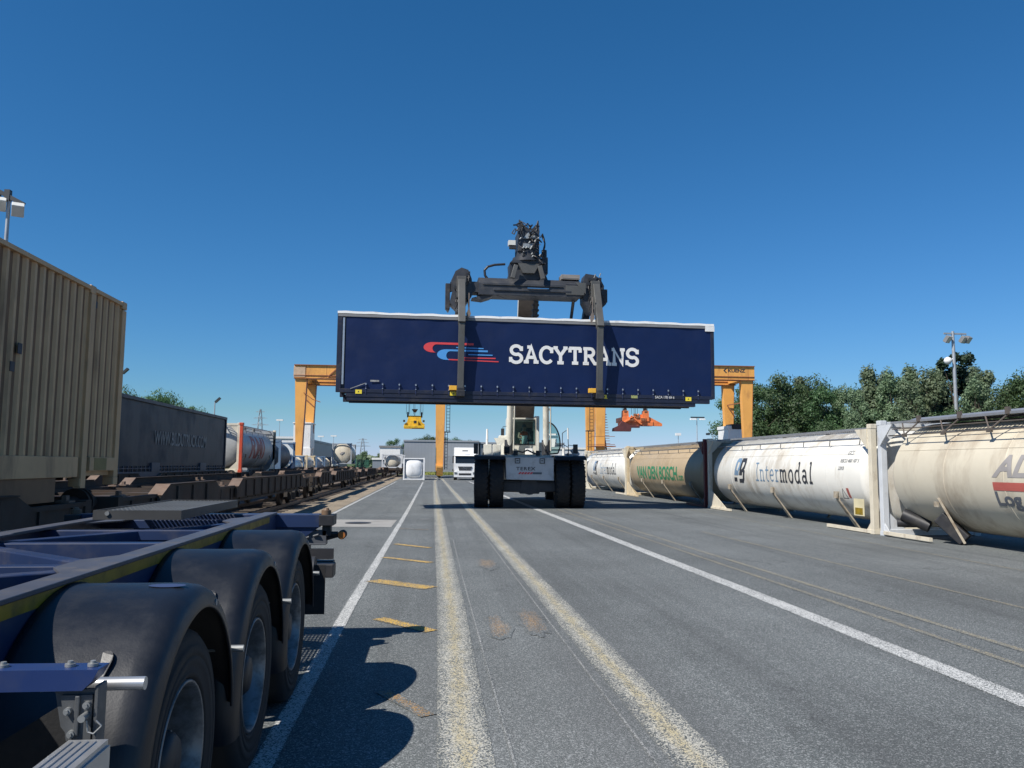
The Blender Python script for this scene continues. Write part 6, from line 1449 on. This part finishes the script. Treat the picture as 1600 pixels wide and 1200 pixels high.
TL = [(52, 124, 15.0, 'a'), (58, 120, 14.0, 'b'), (63, 116, 13.5, 'a'), (67, 112, 14.4, 'b'), (72, 108, 14.6, 'a'), (77, 106, 14.2, 'b'), (81, 100, 14.0, 'a'), (46.2, 118, 12.0, 'a'), (47.5, 112, 13.4, 'a'), (50.0, 110, 14.8, 'a'), (54.6, 112, 14.3, 'a'), (54.4, 106, 12.4, 'a'), (58.8, 110, 12.8, 'b'), (56.5, 102, 11.6, 'b'), (59.8, 104, 13.8, 'b'), (60.6, 100, 14.6, 'b'), (60.3, 96, 12.6, 'b'), (64.0, 101, 14.9, 'b'), (64.1, 97, 14.3, 'b'), (68.1, 102, 13.8, 'b'), (68.4, 98.5, 16.9, 'c'), (66.6, 92, 12.0, 'b'), (70.7, 96, 13.4, 'b'), (71.4, 93, 11.6, 'b'), (71.0, 90, 12.6, 'a'), (71.9, 88, 13.5, 'a'), (72.9, 85, 13.7, 'b'), (74.0, 82, 14.2, 'a')]
order = ['first', 'second', 'third', 'fourth', 'fifth', 'sixth', 'seventh', 'eighth', 'ninth', 'tenth', 'eleventh', 'twelfth', 'thirteenth', 'fourteenth', 'fifteenth', 'sixteenth', 'seventeenth', 'eighteenth', 'nineteenth', 'twentieth', 'twenty-first']
order2 = ['first', 'second', 'third', 'fourth', 'fifth', 'sixth', 'seventh']
desc = {'a': 'dark green bushy tree', 'b': 'grey-green feathery tree', 'c': 'tall very dark tree with upright boughs'}
rnd = random.Random(5)
for i, (x, y, h, k) in enumerate(TL):
    lab = desc[k] + (', ' + order2[i] + ' from the left in the hindmost row of the wood' if i < 7 else ', ' + order[i - 7] + ' from the left in the wood behind the right-hand tanks') if k != 'c' else 'tall very dark tree standing highest, right behind the floodlight pole'
    key = (k, i % 3)
    W = 9.5 if k == 'a' else (7.2 if k == 'b' else 6.5)
    if key not in protos:
        protos[key] = tree(k, 13.5, W, 10 + i, lab, (x, y, 0), 13000); o = protos[key]
    else: o = copy_tree(protos[key]); o.location = (x, y, 0); o.rotation_euler = (0, 0, rnd.random() * 6.28); o['label'] = lab
    s = h / 13.5; o.scale = (s, s, s) if k != 'b' else (s * rnd.uniform(.8, 1.05), s * .95, s * rnd.uniform(.98, 1.14))
for i in range(9):   # undergrowth trees in front
    o = copy_tree(protos[('a', 0)] if i % 2 else protos[('b', 2)] if ('b', 2) in protos else protos[('a', 0)]); x = 49 + i * 2.9; y = 104 - i * 2.3
    o.location = (x, y, -1.5); o.rotation_euler = (0, 0, i * 1.3); s = .62 + .07 * ((i * 7) % 3); o.scale = (s, s, s); o['label'] = 'low bushy tree at the foot of the wood, ' + order[i] + ' from the left'
far = [(-7.6, 185, 7.3), (-4.8, 222, 8.3), (-2.3, 220, 8.6), (.4, 222, 9.4), (4.6, 220, 8.8), (7.6, 224, 8.8), (10.8, 221, 8.2)]
for i, (x, y, h) in enumerate(far):
    o = copy_tree(protos[('a', i % 2)]); s = h / 13.5; o.location = (x, y, 0); o.rotation_euler = (0, 0, i); o.scale = (s, s, s); o['label'] = 'dark tree, ' + order[i] + ' from the left, showing above the grey warehouse roof'
for i, (x, y, h) in enumerate([(-24.8, 75, 7.8), (-25.3, 80, 8.1), (-24.7, 85, 7.6), (-33, 90, 9.3)]):
    o = copy_tree(protos[('a', 1)]); s = h / 13.5; o.location = (x, y, 0); o.rotation_euler = (0, 0, i * 2); o.scale = (s * .8, s * .8, s); o['label'] = 'green treetop peeking over the faded blue box, ' + order[i] + ' from the left'
for i, (x, y, h) in enumerate([(-28.5, 215, 5.6), (-26.0, 212, 5.2), (-19.5, 250, 5.6), (-14.5, 240, 4.8), (-12.5, 245, 5.2), (-10.4, 250, 5.4), (-9.0, 242, 4.6)]):
    o = copy_tree(protos[('b', 0)] if ('b', 0) in protos else protos[('a', 0)]); s = h / 13.5; o.location = (x, y, 0); o.rotation_euler = (0, 0, i * 2); o.scale = (s * 1.5, s * 1.5, s); o['label'] = 'distant hazy green tree, ' + order[i] + ' from the left beyond the tracks'
# far wood on the horizon as one mass
mb = MB(); rnd = random.Random(9); V = []; F = []
for i in range(14000):
    x = rnd.uniform(-230, 260); h = 5.2 + 2.2 * math.sin(x * .06) + 1.3 * math.sin(x * .21 + 1); z = rnd.uniform(0, 1) ** .6 * h; y = rnd.uniform(330, 350); p = Vector((x, y, z)); s = rnd.uniform(.8, 1.7); b = len(V)
    u = Vector((rnd.uniform(-1, 1), rnd.uniform(-.4, .4), rnd.uniform(-1, 1))).normalized(); w = Vector((-u.z, rnd.uniform(-.4, .4), u.x))
    V += [p - u * s, p - w * s, p + u * s, p + w * s]; F.append((b, b + 1, b + 2, b + 3))
me = bpy.data.meshes.new('distant_wood'); me.from_pydata(V, [], F); me.materials.append(LM['b']); o = bpy.data.objects.new('distant_wood', me); C.objects.link(o); o['kind'] = 'stuff'
# rough grass along the far side of the yard
V = []; F = []
for i in range(5200):
    x = rnd.uniform(-3, 30); y = rnd.uniform(123, 140); h = rnd.uniform(.15, .45); a = rnd.random() * 3.14; w = .10; b = len(V)
    V += [(x - w * math.cos(a), y - w * math.sin(a), 0), (x + w * math.cos(a), y + w * math.sin(a), 0), (x + rnd.uniform(-.1, .1), y, h)]; F.append((b, b + 1, b + 2))
me = bpy.data.meshes.new('grass'); me.from_pydata(V, [], F); me.materials.append(mat('dry_grass', (.20, .22, .05), .8, var=.4, vs=1)); o = bpy.data.objects.new('grass', me); C.objects.link(o); o['kind'] = 'stuff'
